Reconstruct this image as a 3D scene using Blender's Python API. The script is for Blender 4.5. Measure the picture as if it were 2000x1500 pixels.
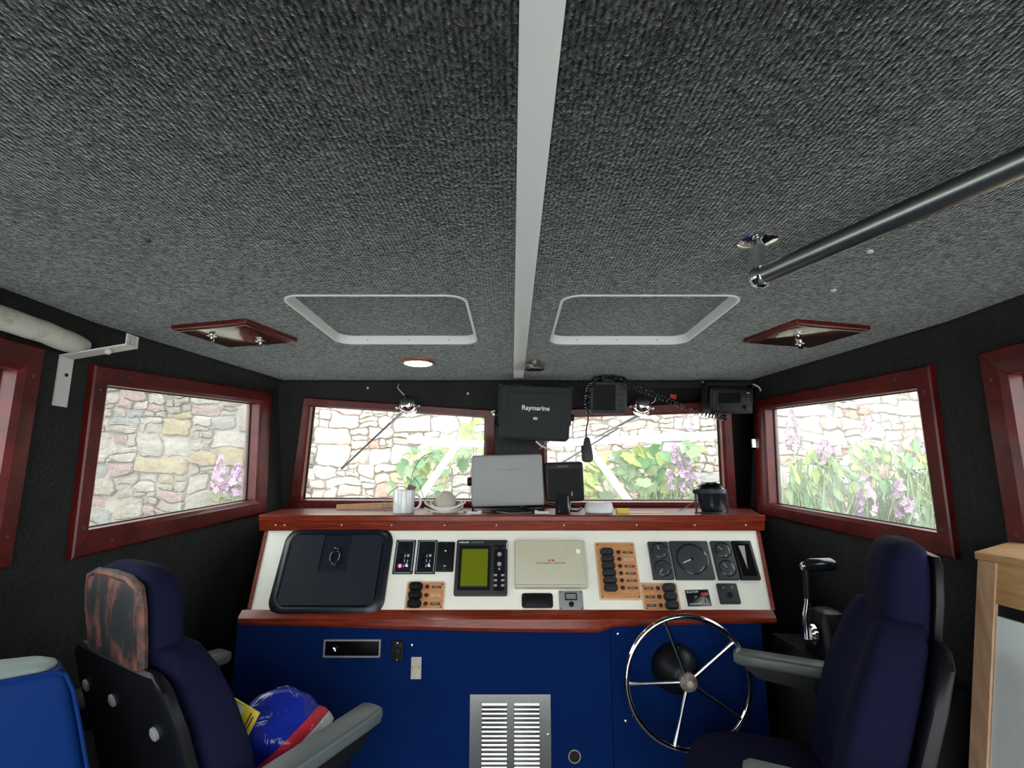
import bpy, bmesh, math, random
from mathutils import Vector, Matrix, noise

# ------------------------------------------------------------------ scene, camera, light
for o in list(bpy.data.objects):
    bpy.data.objects.remove(o)
scn = bpy.context.scene
COL = scn.collection
R = math.radians
PI = math.pi
W, H, FPX = 2000.0, 1500.0, 1040.0
CAM = Vector((0.0, 0.0, 1.5))
PITCH = math.atan2(185.0, FPX)
cam_d = bpy.data.cameras.new('camera')
cam = bpy.data.objects.new('camera', cam_d)
COL.objects.link(cam)
cam.location = CAM
cam.rotation_euler = (PI / 2 + PITCH, 0, 0)
cam_d.sensor_fit = 'HORIZONTAL'
cam_d.sensor_width = 36.0
cam_d.lens = 36.0 * FPX / W
cam_d.clip_start = 0.02
scn.camera = cam

world = bpy.data.worlds.new('overcast_sky')
scn.world = world
world.use_nodes = True
bg = world.node_tree.nodes['Background']
bg.inputs['Color'].default_value = (0.96, 0.985, 1.0, 1)
bg.inputs['Strength'].default_value = 5.8

scn.view_settings.view_transform = 'Standard'
scn.view_settings.look = 'None'
scn.view_settings.gamma = 1.0
scn.view_settings.use_curve_mapping = False
scn.view_settings.exposure = 0.0

# ------------------------------------------------------------------ photograph geometry helpers
CP, SP = math.cos(PITCH), math.sin(PITCH)

def ray(px, py):
    u = (px - W / 2) / FPX
    v = (H / 2 - py) / FPX
    return Vector((u, CP - SP * v, SP + CP * v))

def at(px, py, Y):
    d = ray(px, py)
    return CAM + d * ((Y - CAM.y) / d.y)

def atz(px, py, z):
    d = ray(px, py)
    return CAM + d * ((z - CAM.z) / d.z)

def onplane(px, py, p0, n):
    d = ray(px, py)
    return CAM + d * ((p0 - CAM).dot(n) / d.dot(n))

def pix(P):
    q = P - CAM
    f = q.y * CP + q.z * SP
    u = -q.y * SP + q.z * CP
    if f < 0.05:
        return (-9999, -9999)
    return (W / 2 + FPX * q.x / f, H / 2 - FPX * u / f)

# ------------------------------------------------------------------ materials
MATS = {}

def newmat(name):
    m = bpy.data.materials.new(name)
    m.use_nodes = True
    MATS[name] = m
    nt = m.node_tree
    return m, nt, nt.nodes, nt.links, nt.nodes['Principled BSDF']

def plain(name, col, rough=0.5, metal=0.0, spec=0.5, nscale=60.0, var=0.12, bump=0.0, coat=0.0, sheen=0.0, bdist=0.002):
    """one colour with faint procedural mottling and optional fine relief"""
    m, nt, N, L, b = newmat(name)
    tc = N.new('ShaderNodeTexCoord')
    nz = N.new('ShaderNodeTexNoise')
    nz.inputs['Scale'].default_value = nscale
    nz.inputs['Detail'].default_value = 6
    L.new(tc.outputs['Object'], nz.inputs['Vector'])
    mx = N.new('ShaderNodeMix')
    mx.data_type = 'RGBA'
    c = Vector(col)
    mx.inputs[6].default_value = (*(c * (1 - var)), 1)
    mx.inputs[7].default_value = (*[min(1, x * (1 + var)) for x in c], 1)
    L.new(nz.outputs['Fac'], mx.inputs[0])
    L.new(mx.outputs[2], b.inputs['Base Color'])
    b.inputs['Roughness'].default_value = rough
    b.inputs['Metallic'].default_value = metal
    b.inputs['Specular IOR Level'].default_value = spec
    b.inputs['Coat Weight'].default_value = coat
    b.inputs['Coat Roughness'].default_value = 0.08
    if sheen:
        b.inputs['Sheen Weight'].default_value = sheen
        b.inputs['Sheen Roughness'].default_value = 0.5
    if bump:
        bp = N.new('ShaderNodeBump')
        bp.inputs['Strength'].default_value = bump
        bp.inputs['Distance'].default_value = bdist
        L.new(nz.outputs['Fac'], bp.inputs['Height'])
        L.new(bp.outputs['Normal'], b.inputs['Normal'])
    return m

def carpet(name, dark, light, rib=45.0, fib=420.0, ribamt=0.3, bump=0.6, sheen=0.0, tone=1.0):
    """ribbed needle felt: speckled loops in rows along Y"""
    m, nt, N, L, b = newmat(name)
    tc = N.new('ShaderNodeTexCoord')
    wv = N.new('ShaderNodeTexWave')
    wv.wave_type = 'BANDS'
    wv.bands_direction = 'X'
    wv.inputs['Scale'].default_value = rib
    wv.inputs['Distortion'].default_value = 2.5
    wv.inputs['Detail'].default_value = 2
    wv.inputs['Detail Scale'].default_value = 3.0
    L.new(tc.outputs['Object'], wv.inputs['Vector'])
    mp = N.new('ShaderNodeMapping'); mp.inputs['Scale'].default_value = (1.0, 0.6, 1.0)
    L.new(tc.outputs['Object'], mp.inputs['Vector'])
    nz = N.new('ShaderNodeTexNoise')
    nz.inputs['Scale'].default_value = fib
    nz.inputs['Detail'].default_value = 3
    nz.inputs['Roughness'].default_value = 0.6
    L.new(mp.outputs['Vector'], nz.inputs['Vector'])
    fr = N.new('ShaderNodeMapRange')
    fr.inputs['From Min'].default_value = 0.36; fr.inputs['From Max'].default_value = 0.66
    L.new(nz.outputs['Fac'], fr.inputs['Value'])
    big = N.new('ShaderNodeTexNoise')
    big.inputs['Scale'].default_value = 11
    big.inputs['Detail'].default_value = 6
    L.new(tc.outputs['Object'], big.inputs['Vector'])
    hue = N.new('ShaderNodeTexNoise')
    hue.inputs['Scale'].default_value = 26
    hue.inputs['Detail'].default_value = 3
    L.new(tc.outputs['Object'], hue.inputs['Vector'])
    def madd(a, k, c):
        n = N.new('ShaderNodeMath'); n.operation = 'MULTIPLY_ADD'
        L.new(a, n.inputs[0]); n.inputs[1].default_value = k
        if c is None: n.inputs[2].default_value = 0.0
        else: L.new(c, n.inputs[2])
        return n.outputs[0]
    h = madd(wv.outputs['Fac'], ribamt, madd(fr.outputs['Result'], 1.0 - ribamt, None))
    v = madd(big.outputs['Fac'], 0.45, h)
    rp = N.new('ShaderNodeMapRange')
    rp.inputs['From Min'].default_value = 0.25
    rp.inputs['From Max'].default_value = 1.30
    L.new(v, rp.inputs['Value'])
    pw_ = N.new('ShaderNodeMath'); pw_.operation = 'POWER'; pw_.inputs[1].default_value = 1.7
    L.new(rp.outputs['Result'], pw_.inputs[0])
    tint = N.new('ShaderNodeMix'); tint.data_type = 'RGBA'
    lv = Vector(light)
    tint.inputs[6].default_value = (lv.x * 1.06, lv.y * 0.98, lv.z * 0.93, 1)
    tint.inputs[7].default_value = (lv.x * 0.92, lv.y * 1.02, lv.z * 1.07, 1)
    L.new(hue.outputs['Fac'], tint.inputs[0])
    mx = N.new('ShaderNodeMix'); mx.data_type = 'RGBA'
    mx.inputs[6].default_value = (*dark, 1)
    L.new(tint.outputs[2], mx.inputs[7])
    L.new(pw_.outputs[0], mx.inputs[0])
    L.new(mx.outputs[2], b.inputs['Base Color'])
    b.inputs['Roughness'].default_value = 1.0
    b.inputs['Specular IOR Level'].default_value = 0.1
    if sheen:
        lump = N.new('ShaderNodeTexNoise'); lump.inputs['Scale'].default_value = 95; lump.inputs['Detail'].default_value = 4
        L.new(tc.outputs['Object'], lump.inputs['Vector'])
        lr_ = N.new('ShaderNodeMapRange'); lr_.inputs['From Min'].default_value = 0.34; lr_.inputs['From Max'].default_value = 0.70
        lr_.inputs['To Min'].default_value = 0.38 * sheen; lr_.inputs['To Max'].default_value = sheen
        L.new(lump.outputs['Fac'], lr_.inputs['Value'])
        L.new(lr_.outputs['Result'], b.inputs['Sheen Weight'])
        b.inputs['Sheen Roughness'].default_value = 0.27
        b.inputs['Sheen Tint'].default_value = (0.92, 1.0, 0.97, 1)
    bp = N.new('ShaderNodeBump')
    bp.inputs['Strength'].default_value = bump
    bp.inputs['Distance'].default_value = 0.003
    L.new(h, bp.inputs['Height'])
    L.new(bp.outputs['Normal'], b.inputs['Normal'])
    return m

def wood(name, c1, c2, rough=0.22, coat=0.6, scale=14.0, stretch=(1, 9, 9), spec=0.5):
    m, nt, N, L, b = newmat(name)
    tc = N.new('ShaderNodeTexCoord')
    mp = N.new('ShaderNodeMapping')
    mp.inputs['Scale'].default_value = stretch
    L.new(tc.outputs['Object'], mp.inputs['Vector'])
    nz = N.new('ShaderNodeTexNoise')
    nz.inputs['Scale'].default_value = scale
    nz.inputs['Detail'].default_value = 6
    nz.inputs['Distortion'].default_value = 0.6
    L.new(mp.outputs['Vector'], nz.inputs['Vector'])
    rp = N.new('ShaderNodeValToRGB')
    rp.color_ramp.elements[0].position = 0.3
    rp.color_ramp.elements[0].color = (*c1, 1)
    rp.color_ramp.elements[1].position = 0.72
    rp.color_ramp.elements[1].color = (*c2, 1)
    L.new(nz.outputs['Fac'], rp.inputs['Fac'])
    L.new(rp.outputs['Color'], b.inputs['Base Color'])
    b.inputs['Roughness'].default_value = rough
    b.inputs['Specular IOR Level'].default_value = spec
    b.inputs['Coat Weight'].default_value = coat
    b.inputs['Coat Roughness'].default_value = 0.1
    bp = N.new('ShaderNodeBump')
    bp.inputs['Strength'].default_value = 0.08
    bp.inputs['Distance'].default_value = 0.001
    L.new(nz.outputs['Fac'], bp.inputs['Height'])
    L.new(bp.outputs['Normal'], b.inputs['Normal'])
    return m

def emit(name, col, strength):
    m, nt, N, L, b = newmat(name)
    b.inputs['Base Color'].default_value = (*col, 1)
    b.inputs['Emission Color'].default_value = (*col, 1)
    b.inputs['Emission Strength'].default_value = strength
    return m

def worn(name, base, wear, scale, lo, hi, rough=0.6, stretch=(1, 1, 1)):
    m, nt, N, L, b = newmat(name)
    tc = N.new('ShaderNodeTexCoord')
    mp = N.new('ShaderNodeMapping')
    mp.inputs['Scale'].default_value = stretch
    L.new(tc.outputs['Object'], mp.inputs['Vector'])
    nz = N.new('ShaderNodeTexNoise')
    nz.inputs['Scale'].default_value = scale
    nz.inputs['Detail'].default_value = 7
    nz.inputs['Roughness'].default_value = 0.65
    L.new(mp.outputs['Vector'], nz.inputs['Vector'])
    rp = N.new('ShaderNodeMapRange')
    rp.inputs['From Min'].default_value = lo
    rp.inputs['From Max'].default_value = hi
    L.new(nz.outputs['Fac'], rp.inputs['Value'])
    mx = N.new('ShaderNodeMix'); mx.data_type = 'RGBA'
    mx.inputs[6].default_value = (*base, 1)
    mx.inputs[7].default_value = (*wear, 1)
    L.new(rp.outputs['Result'], mx.inputs[0])
    L.new(mx.outputs[2], b.inputs['Base Color'])
    b.inputs['Roughness'].default_value = rough
    bp = N.new('ShaderNodeBump'); bp.inputs['Strength'].default_value = 0.3; bp.inputs['Distance'].default_value = 0.002
    L.new(nz.outputs['Fac'], bp.inputs['Height']); L.new(bp.outputs['Normal'], b.inputs['Normal'])
    return m

def glass_pane(name, tint=(0.97, 0.99, 0.98), dirt=0.03):
    """thin window glass: see-through sheet with weak mirror reflection and a film of dirt"""
    m, nt, N, L, b = newmat(name)
    N.remove(b)
    out = N['Material Output']
    tr = N.new('ShaderNodeBsdfTransparent'); tr.inputs['Color'].default_value = (*tint, 1)
    gl = N.new('ShaderNodeBsdfGlossy'); gl.inputs['Roughness'].default_value = 0.02
    df = N.new('ShaderNodeBsdfTranslucent'); df.inputs['Color'].default_value = (0.9, 0.92, 0.9, 1)
    lw = N.new('ShaderNodeLayerWeight'); lw.inputs['Blend'].default_value = 0.5
    pw_ = N.new('ShaderNodeMath'); pw_.operation = 'POWER'; pw_.inputs[1].default_value = 4.0
    L.new(lw.outputs['Facing'], pw_.inputs[0])
    fr = N.new('ShaderNodeMath'); fr.operation = 'MULTIPLY_ADD'; fr.inputs[1].default_value = 0.45; fr.inputs[2].default_value = 0.03
    L.new(pw_.outputs[0], fr.inputs[0])
    m1 = N.new('ShaderNodeMixShader'); m2 = N.new('ShaderNodeMixShader')
    tc = N.new('ShaderNodeTexCoord')
    nz = N.new('ShaderNodeTexNoise'); nz.inputs['Scale'].default_value = 4; nz.inputs['Detail'].default_value = 6
    L.new(tc.outputs['Object'], nz.inputs['Vector'])
    mu = N.new('ShaderNodeMath'); mu.operation = 'MULTIPLY'; mu.inputs[1].default_value = dirt * 2
    L.new(nz.outputs['Fac'], mu.inputs[0])
    L.new(mu.outputs[0], m1.inputs[0]); L.new(tr.outputs[0], m1.inputs[1]); L.new(df.outputs[0], m1.inputs[2])
    L.new(fr.outputs[0], m2.inputs[0]); L.new(m1.outputs[0], m2.inputs[1]); L.new(gl.outputs[0], m2.inputs[2])
    L.new(m2.outputs[0], out.inputs['Surface'])
    return m

carpet('ceiling_carpet', (0.008, 0.009, 0.009), (0.150, 0.156, 0.156), fib=210, ribamt=0.34, bump=0.9, sheen=1.0)
carpet('wall_carpet', (0.020, 0.021, 0.020), (0.050, 0.052, 0.050), rib=60, ribamt=0.1, bump=0.4)
carpet('floor_carpet', (0.10, 0.105, 0.11), (0.22, 0.225, 0.23), ribamt=0.2)
carpet('blue_cloth', (0.001, 0.010, 0.065), (0.003, 0.026, 0.135), rib=90, fib=500, ribamt=0.12, bump=0.2)
wood('mahogany', (0.050, 0.004, 0.004), (0.125, 0.010, 0.008), rough=0.35, coat=0.12, spec=0.3, scale=5, stretch=(3, 3, 3))
wood('mahogany_lit', (0.10, 0.012, 0.005), (0.26, 0.034, 0.012), rough=0.3, coat=0.2, spec=0.35, scale=9, stretch=(1.2, 14, 14))  # same mahogany, with the light on the console edges put into its colour
wood('mahogany_gloss', (0.05, 0.012, 0.008), (0.12, 0.028, 0.015), rough=0.12, coat=1.0, scale=5, stretch=(3, 3, 3))
wood('pine', (0.36, 0.19, 0.075), (0.52, 0.31, 0.14), rough=0.5, coat=0.1, scale=6, stretch=(10, 1.5, 10))
wood('pine_stile', (0.42, 0.24, 0.14), (0.60, 0.38, 0.24), rough=0.5, coat=0.1, scale=6, stretch=(10, 10, 1.5))
wood('teak_veneer', (0.42, 0.19, 0.07), (0.62, 0.31, 0.13), rough=0.35, coat=0.2, scale=20, stretch=(1, 8, 8))
plain('teak_rim', (0.60, 0.40, 0.28), 0.35)
plain('cream_panel', (0.84, 0.84, 0.74), 0.45, nscale=25, var=0.04)
plain('cream_box', (0.50, 0.485, 0.36), 0.4, nscale=25, var=0.04)
plain('black_plastic', (0.006, 0.0065, 0.007), 0.42, spec=0.22)
plain('black_gloss', (0.010, 0.013, 0.018), 0.16)
plain('hatch_plastic', (0.006, 0.009, 0.016), 0.33, spec=0.4, nscale=300, bump=0.15)
plain('hatch_lid', (0.010, 0.014, 0.021), 0.45, spec=0.25, nscale=300, bump=0.15)
plain('charcoal', (0.020, 0.022, 0.024), 0.5, spec=0.3)
plain('gauge_grey', (0.032, 0.035, 0.040), 0.5, spec=0.3)
plain('cover_grey', (0.018, 0.023, 0.023), 0.6, spec=0.2, nscale=300, bump=0.1)
plain('silver_cover', (0.24, 0.25, 0.25), 0.45, nscale=200, var=0.05)
plain('white_plastic', (0.56, 0.57, 0.58), 0.35, var=0.04)
plain('ivory_plastic', (0.44, 0.41, 0.34), 0.4, var=0.08)
plain('ceramic', (0.58, 0.61, 0.61), 0.12, var=0.02, coat=0.4)
plain('white_trim', (0.82, 0.84, 0.81), 0.5, nscale=8, var=0.05)
plain('white_metal', (0.62, 0.63, 0.58), 0.55, nscale=30, var=0.1)
plain('chrome', (0.80, 0.80, 0.80), 0.07, metal=1.0, var=0.02)
plain('steel', (0.62, 0.62, 0.62), 0.16, metal=1.0, nscale=40, var=0.06)
plain('satin_tube', (0.34, 0.35, 0.33), 0.34, metal=1.0, var=0.05)
plain('brass_dull', (0.42, 0.36, 0.26), 0.4, metal=1.0)
plain('tin_plate', (0.45, 0.42, 0.34), 0.5, nscale=30, var=0.3)
plain('copper_rim', (0.62, 0.27, 0.13), 0.3, metal=0.8)
plain('green_lcd', (0.135, 0.165, 0.005), 0.25, var=0.04)
plain('dark_lcd', (0.003, 0.003, 0.004), 0.3, spec=0.07)
plain('grey_lcd', (0.20, 0.22, 0.22), 0.25)
plain('lamp_dark_red', (0.06, 0.012, 0.012), 0.3)
plain('red_plastic', (0.40, 0.03, 0.03), 0.4)
plain('yellow', (0.66, 0.52, 0.03), 0.5)
plain('label_white', (0.75, 0.75, 0.75), 0.6, var=0.02)
plain('label_grey', (0.30, 0.31, 0.30), 0.6, var=0.02)
plain('label_dark', (0.05, 0.045, 0.03), 0.6, var=0.02)
plain('tag_dark', (0.06, 0.045, 0.045), 0.4)
worn('rusty_steel', (0.22, 0.20, 0.18), (0.13, 0.07, 0.05), 60, 0.4, 0.6, 0.45)
plain('rubber', (0.008, 0.008, 0.008), 0.6, spec=0.2)
plain('cable_red', (0.10, 0.012, 0.012), 0.5)
plain('cable_white', (0.60, 0.57, 0.52), 0.5)
plain('cable_grey', (0.18, 0.18, 0.17), 0.5)
plain('navy_fabric', (0.007, 0.008, 0.028), 0.95, spec=0.1, nscale=350, var=0.4, bump=0.25)
plain('arm_vinyl', (0.085, 0.100, 0.100), 0.40, nscale=200, bump=0.1)
plain('seat_shell', (0.005, 0.005, 0.007), 0.42, spec=0.25)
worn('worn_shell', (0.014, 0.016, 0.018), (0.17, 0.065, 0.045), 16, 0.50, 0.63, 0.55, (1, 1, 0.45))
worn('worn_edge', (0.15, 0.05, 0.03), (0.03, 0.018, 0.016), 30, 0.42, 0.6, 0.6)
plain('blue_vinyl', (0.002, 0.026, 0.145), 0.55, spec=0.12, nscale=250, var=0.08, bump=0.1)
plain('sage_vinyl', (0.22, 0.27, 0.25), 0.5, nscale=60)
plain('grey_board', (0.70, 0.75, 0.73), 0.55, nscale=30, var=0.06)
worn('dirty_foam', (0.60, 0.59, 0.50), (0.20, 0.15, 0.07), 14, 0.55, 0.75, 0.9)
emit('lamp_glow', (1.0, 0.97, 0.90), 14.0)
emit('led_red', (1.0, 0.03, 0.10), 9.0)
glass_pane('window_glass')
glass_pane('window_glass_hazy', dirt=0.05)
plain('gasket', (0.02, 0.02, 0.02), 0.6)
plain('white_tube', (0.85, 0.86, 0.85), 0.3, var=0.02)
plain('deck_paint', (0.84, 0.85, 0.83), 0.7, var=0.03)
plain('teak_deck', (0.14, 0.11, 0.08), 0.8)
plain('gelcoat', (0.70, 0.71, 0.70), 0.4)
plain('yard_concrete', (0.42, 0.42, 0.41), 0.9, nscale=2, var=0.12)
plain('earth', (0.22, 0.21, 0.15), 0.95, nscale=3, var=0.3)
plain('mortar', (0.20, 0.18, 0.155), 0.95, nscale=20, var=0.25, bump=0.8)
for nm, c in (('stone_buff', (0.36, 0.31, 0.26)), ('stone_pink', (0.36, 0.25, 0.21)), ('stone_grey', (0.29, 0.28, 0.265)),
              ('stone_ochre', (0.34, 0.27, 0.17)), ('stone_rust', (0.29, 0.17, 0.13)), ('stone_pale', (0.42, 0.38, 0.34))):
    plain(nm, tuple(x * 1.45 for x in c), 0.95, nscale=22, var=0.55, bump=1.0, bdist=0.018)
for nm, c in (('stone_buff_dim', (0.170, 0.150, 0.122)), ('stone_rose_dim', (0.180, 0.130, 0.112)), ('stone_grey_dim', (0.135, 0.136, 0.124)), ('stone_ochre_dim', (0.180, 0.145, 0.088)), ('stone_pale_dim', (0.200, 0.180, 0.155))):  # port stretch of the same wall, its lower exposure put into darker colours
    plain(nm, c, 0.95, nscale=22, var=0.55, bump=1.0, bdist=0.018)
for nm, c in (('leaf_green', (0.075, 0.17, 0.06)), ('leaf_lime', (0.20, 0.26, 0.05)), ('leaf_pale', (0.16, 0.235, 0.10))):
    m = plain(nm, c, 0.5, nscale=15, var=0.25)
    m.node_tree.nodes['Principled BSDF'].inputs['Subsurface Weight'].default_value = 0.0
plain('stem_brown', (0.28, 0.22, 0.12), 0.8)
plain('stem_green', (0.28, 0.38, 0.14), 0.7)
plain('petal_pink', (0.36, 0.21, 0.34), 0.6, nscale=30, var=0.2)

def bag_material():
    m, nt, N, L, b = newmat('carrier_bag')
    tc = N.new('ShaderNodeTexCoord')
    mp = N.new('ShaderNodeMapping')
    mp.inputs['Rotation'].default_value = (0, R(42), 0)
    L.new(tc.outputs['Object'], mp.inputs['Vector'])
    sx = N.new('ShaderNodeSeparateXYZ'); L.new(mp.outputs['Vector'], sx.inputs[0])
    rp = N.new('ShaderNodeValToRGB'); rp.color_ramp.interpolation = 'CONSTANT'
    e = rp.color_ramp.elements
    e[0].position = 0.0; e[0].color = (0.70, 0.70, 0.68, 1)
    e[1].position = 0.42; e[1].color = (0.62, 0.03, 0.06, 1)
    n = e.new(0.55); n.color = (0.008, 0.025, 0.34, 1)
    mr = N.new('ShaderNodeMapRange')
    mr.inputs['From Min'].default_value = -0.09; mr.inputs['From Max'].default_value = 0.11
    L.new(sx.outputs['Z'], mr.inputs['Value']); L.new(mr.outputs['Result'], rp.inputs['Fac'])
    L.new(rp.outputs['Color'], b.inputs['Base Color'])
    b.inputs['Roughness'].default_value = 0.22
    nz = N.new('ShaderNodeTexNoise'); nz.inputs['Scale'].default_value = 16; nz.inputs['Detail'].default_value = 3; nz.inputs['Distortion'].default_value = 1.5
    L.new(tc.outputs['Object'], nz.inputs['Vector'])
    bp = N.new('ShaderNodeBump'); bp.inputs['Strength'].default_value = 0.7; bp.inputs['Distance'].default_value = 0.012
    L.new(nz.outputs['Fac'], bp.inputs['Height']); L.new(bp.outputs['Normal'], b.inputs['Normal'])
bag_material()

# ------------------------------------------------------------------ mesh builder
class MB:
    def __init__(s):
        s.v = []; s.f = []
    def add(s, vs, fs, M=None):
        k = len(s.v)
        for p in vs:
            p = Vector(p)
            s.v.append(M @ p if M is not None else p)
        for f in fs:
            s.f.append([i + k for i in f])
        return s
    def box(s, c, d, M=None, rz=0.0):
        hx, hy, hz = d[0] / 2, d[1] / 2, d[2] / 2
        T = Matrix.Translation(Vector(c)) @ Matrix.Rotation(rz, 4, 'Z')
        if M is not None:
            T = M @ T
        vs = [(x, y, z) for x in (-hx, hx) for y in (-hy, hy) for z in (-hz, hz)]
        return s.add(vs, [(0, 1, 3, 2), (4, 6, 7, 5), (0, 4, 5, 1), (2, 3, 7, 6), (0, 2, 6, 4), (1, 5, 7, 3)], T)
    def loft(s, rings, caps=True, M=None, closed=True):
        n = len(rings[0]); vs = [p for r in rings for p in r]; fs = []
        for i in range(len(rings) - 1):
            for j in range(n if closed else n - 1):
                a = i * n + j; b = i * n + (j + 1) % n
                fs.append((a, b, b + n, a + n))
        if caps:
            fs.append(tuple(reversed(range(n))))
            fs.append(tuple(range((len(rings) - 1) * n, len(rings) * n)))
        return s.add(vs, fs, M)
    def tube(s, pts, r, n=8, M=None, caps=True):
        pts = [Vector(p) for p in pts]
        rr = r if isinstance(r, (list, tuple)) else [r] * len(pts)
        rings = []; prev = None
        for i, p in enumerate(pts):
            a = pts[max(0, i - 1)]; b = pts[min(len(pts) - 1, i + 1)]
            t = (b - a)
            t = t.normalized() if t.length > 1e-9 else Vector((0, 0, 1))
            if prev is None:
                ref = Vector((0, 0, 1)) if abs(t.z) < 0.9 else Vector((1, 0, 0))
                u = t.cross(ref).normalized()
            else:
                u = (prev - t * prev.dot(t)).normalized()
            w = t.cross(u); prev = u
            rings.append([p + (u * math.cos(2 * PI * k / n) + w * math.sin(2 * PI * k / n)) * rr[i] for k in range(n)])
        return s.loft(rings, caps, M)
    def ring_tube(s, R0, r, n=40, k=10, M=None, axis='Y', a0=0.0, a1=2 * PI):
        full = abs(a1 - a0 - 2 * PI) < 1e-6
        cnt = n if full else n + 1
        rings = []
        for i in range(cnt):
            a = a0 + (a1 - a0) * i / n
            c, sn = math.cos(a), math.sin(a)
            ring = []
            for j in range(k):
                b = 2 * PI * j / k
                q = R0 + r * math.cos(b); h = r * math.sin(b)
                if axis == 'Y': ring.append((q * c, h, q * sn))
                elif axis == 'Z': ring.append((q * c, q * sn, h))
                else: ring.append((h, q * c, q * sn))
            rings.append(ring)
        if full:
            rings.append(rings[0])
        return s.loft(rings, not full, M)
    def lathe(s, prof, n=24, M=None):
        """profile of (radius, z) about local Z"""
        rings = [[(r * math.cos(2 * PI * k / n), r * math.sin(2 * PI * k / n), z) for k in range(n)] for r, z in prof]
        return s.loft(rings, True, M)
    def plate(s, w, h, d, r=0.0, bev=0.0, c=(0, 0, 0), M=None, seg=5):
        """rounded rectangle in local XY, rising along +Z from c to c+d, with a bevelled top edge"""
        def ring(ins, z):
            return [(c[0] + x, c[1] + y, c[2] + z) for x, y in rrect(w - 2 * ins, h - 2 * ins, max(r - ins, 0.0005) if r else 0.0, seg)]
        rs = [ring(0, 0)]
        if bev:
            rs += [ring(0, d - bev), ring(bev * 0.3, d - bev * 0.3), ring(bev, d)]
        else:
            rs += [ring(0, d)]
        return s.loft(rs, True, M)
    def frame(s, w, h, t, d, r=0.0, c=(0, 0, 0), M=None, seg=5, bev=0.0):
        """rounded rectangular ring of width t and depth d"""
        def ring(ins, z):
            return [(c[0] + x, c[1] + y, c[2] + z) for x, y in rrect(w - 2 * ins, h - 2 * ins, max(r - ins, 0.0005), seg)]
        return s.loft([ring(0, 0), ring(0, d - bev), ring(bev, d), ring(t, d), ring(t, 0), ring(0, 0)], False, M)
    def ball(s, c, r, n=16, m=10, sc=(1, 1, 1), M=None):
        rings = []
        for i in range(m + 1):
            a = -PI / 2 + PI * i / m
            q = max(math.cos(a), 1e-3)
            rings.append([(c[0] + r * sc[0] * q * math.cos(2 * PI * k / n), c[1] + r * sc[1] * q * math.sin(2 * PI * k / n), c[2] + r * sc[2] * math.sin(a)) for k in range(n)])
        return s.loft(rings, True, M)
    def prism(s, poly, vec, M=None):
        n = len(poly); v = Vector(vec)
        vs = [Vector(p) for p in poly] + [Vector(p) + v for p in poly]
        fs = [tuple(reversed(range(n))), tuple(range(n, 2 * n))]
        fs += [(i, (i + 1) % n, (i + 1) % n + n, i + n) for i in range(n)]
        return s.add(vs, fs, M)
    def mesh(s, name, angle=35):
        me = bpy.data.meshes.new(name)
        me.from_pydata([tuple(p) for p in s.v], [], s.f)
        bm = bmesh.new(); bm.from_mesh(me)
        bmesh.ops.remove_doubles(bm, verts=bm.verts, dist=1e-6)
        bmesh.ops.recalc_face_normals(bm, faces=bm.faces)
        bm.to_mesh(me); bm.free()
        for p in me.polygons:
            p.use_smooth = True
        me.set_sharp_from_angle(angle=R(angle))
        return me

def rrect(w, h, r, seg=5):
    if r <= 0:
        return [(-w / 2, -h / 2), (w / 2, -h / 2), (w / 2, h / 2), (-w / 2, h / 2)]
    r = min(r, w / 2 - 1e-5, h / 2 - 1e-5); out = []
    for cx, cy, a0 in ((w / 2 - r, -h / 2 + r, -PI / 2), (w / 2 - r, h / 2 - r, 0), (-w / 2 + r, h / 2 - r, PI / 2), (-w / 2 + r, -h / 2 + r, PI)):
        for k in range(seg + 1):
            a = a0 + PI / 2 * k / seg
            out.append((cx + r * math.cos(a), cy + r * math.sin(a)))
    return out

def superring(hx, hy, z, cx=0, cy=0, n=3.2, k=28):
    out = []
    for i in range(k):
        a = 2 * PI * i / k
        c, s = math.cos(a), math.sin(a)
        out.append((cx + hx * math.copysign(abs(c) ** (2 / n), c), cy + hy * math.copysign(abs(s) ** (2 / n), s), z))
    return out

def link(name, me, parent=None, mat=None):
    if mat is not None and not me.materials:
        me.materials.append(MATS[mat])
    o = bpy.data.objects.new(name, me)
    COL.objects.link(o)
    if parent is not None:
        o.parent = parent
    return o

def part(name, mb, mat, parent, label=None, angle=35):
    o = link(name, mb.mesh(name, angle), parent, mat)
    if label:
        o['label'] = label
    return o

def thing(name, label, cat, M=None, loc=None, group=None):
    o = bpy.data.objects.new(name, None)
    o.empty_display_size = 0.05
    COL.objects.link(o)
    if M is not None:
        o.matrix_world = M
    elif loc is not None:
        o.matrix_world = Matrix.Translation(Vector(loc))
    o['label'] = label; o['category'] = cat
    if group: o['group'] = group
    return o

def single(name, mb, mat, label, cat, M=None, loc=None, group=None, angle=35):
    o = link(name, mb.mesh(name, angle), None, mat)
    if M is not None: o.matrix_world = M
    elif loc is not None: o.matrix_world = Matrix.Translation(Vector(loc))
    o['label'] = label; o['category'] = cat
    if group: o['group'] = group
    return o

def struct(name, mb, mat, parent=None, angle=35, label=None):
    o = link(name, mb.mesh(name, angle), parent, mat)
    if parent is None:
        o['kind'] = 'structure'
        if label: o['label'] = label
    return o

def basis(x, y, z, o):
    M = Matrix.Identity(4)
    for i, a in enumerate((x, y, z)):
        for j in range(3):
            M[j][i] = a[j]
    for j in range(3):
        M[j][3] = o[j]
    return M

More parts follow.
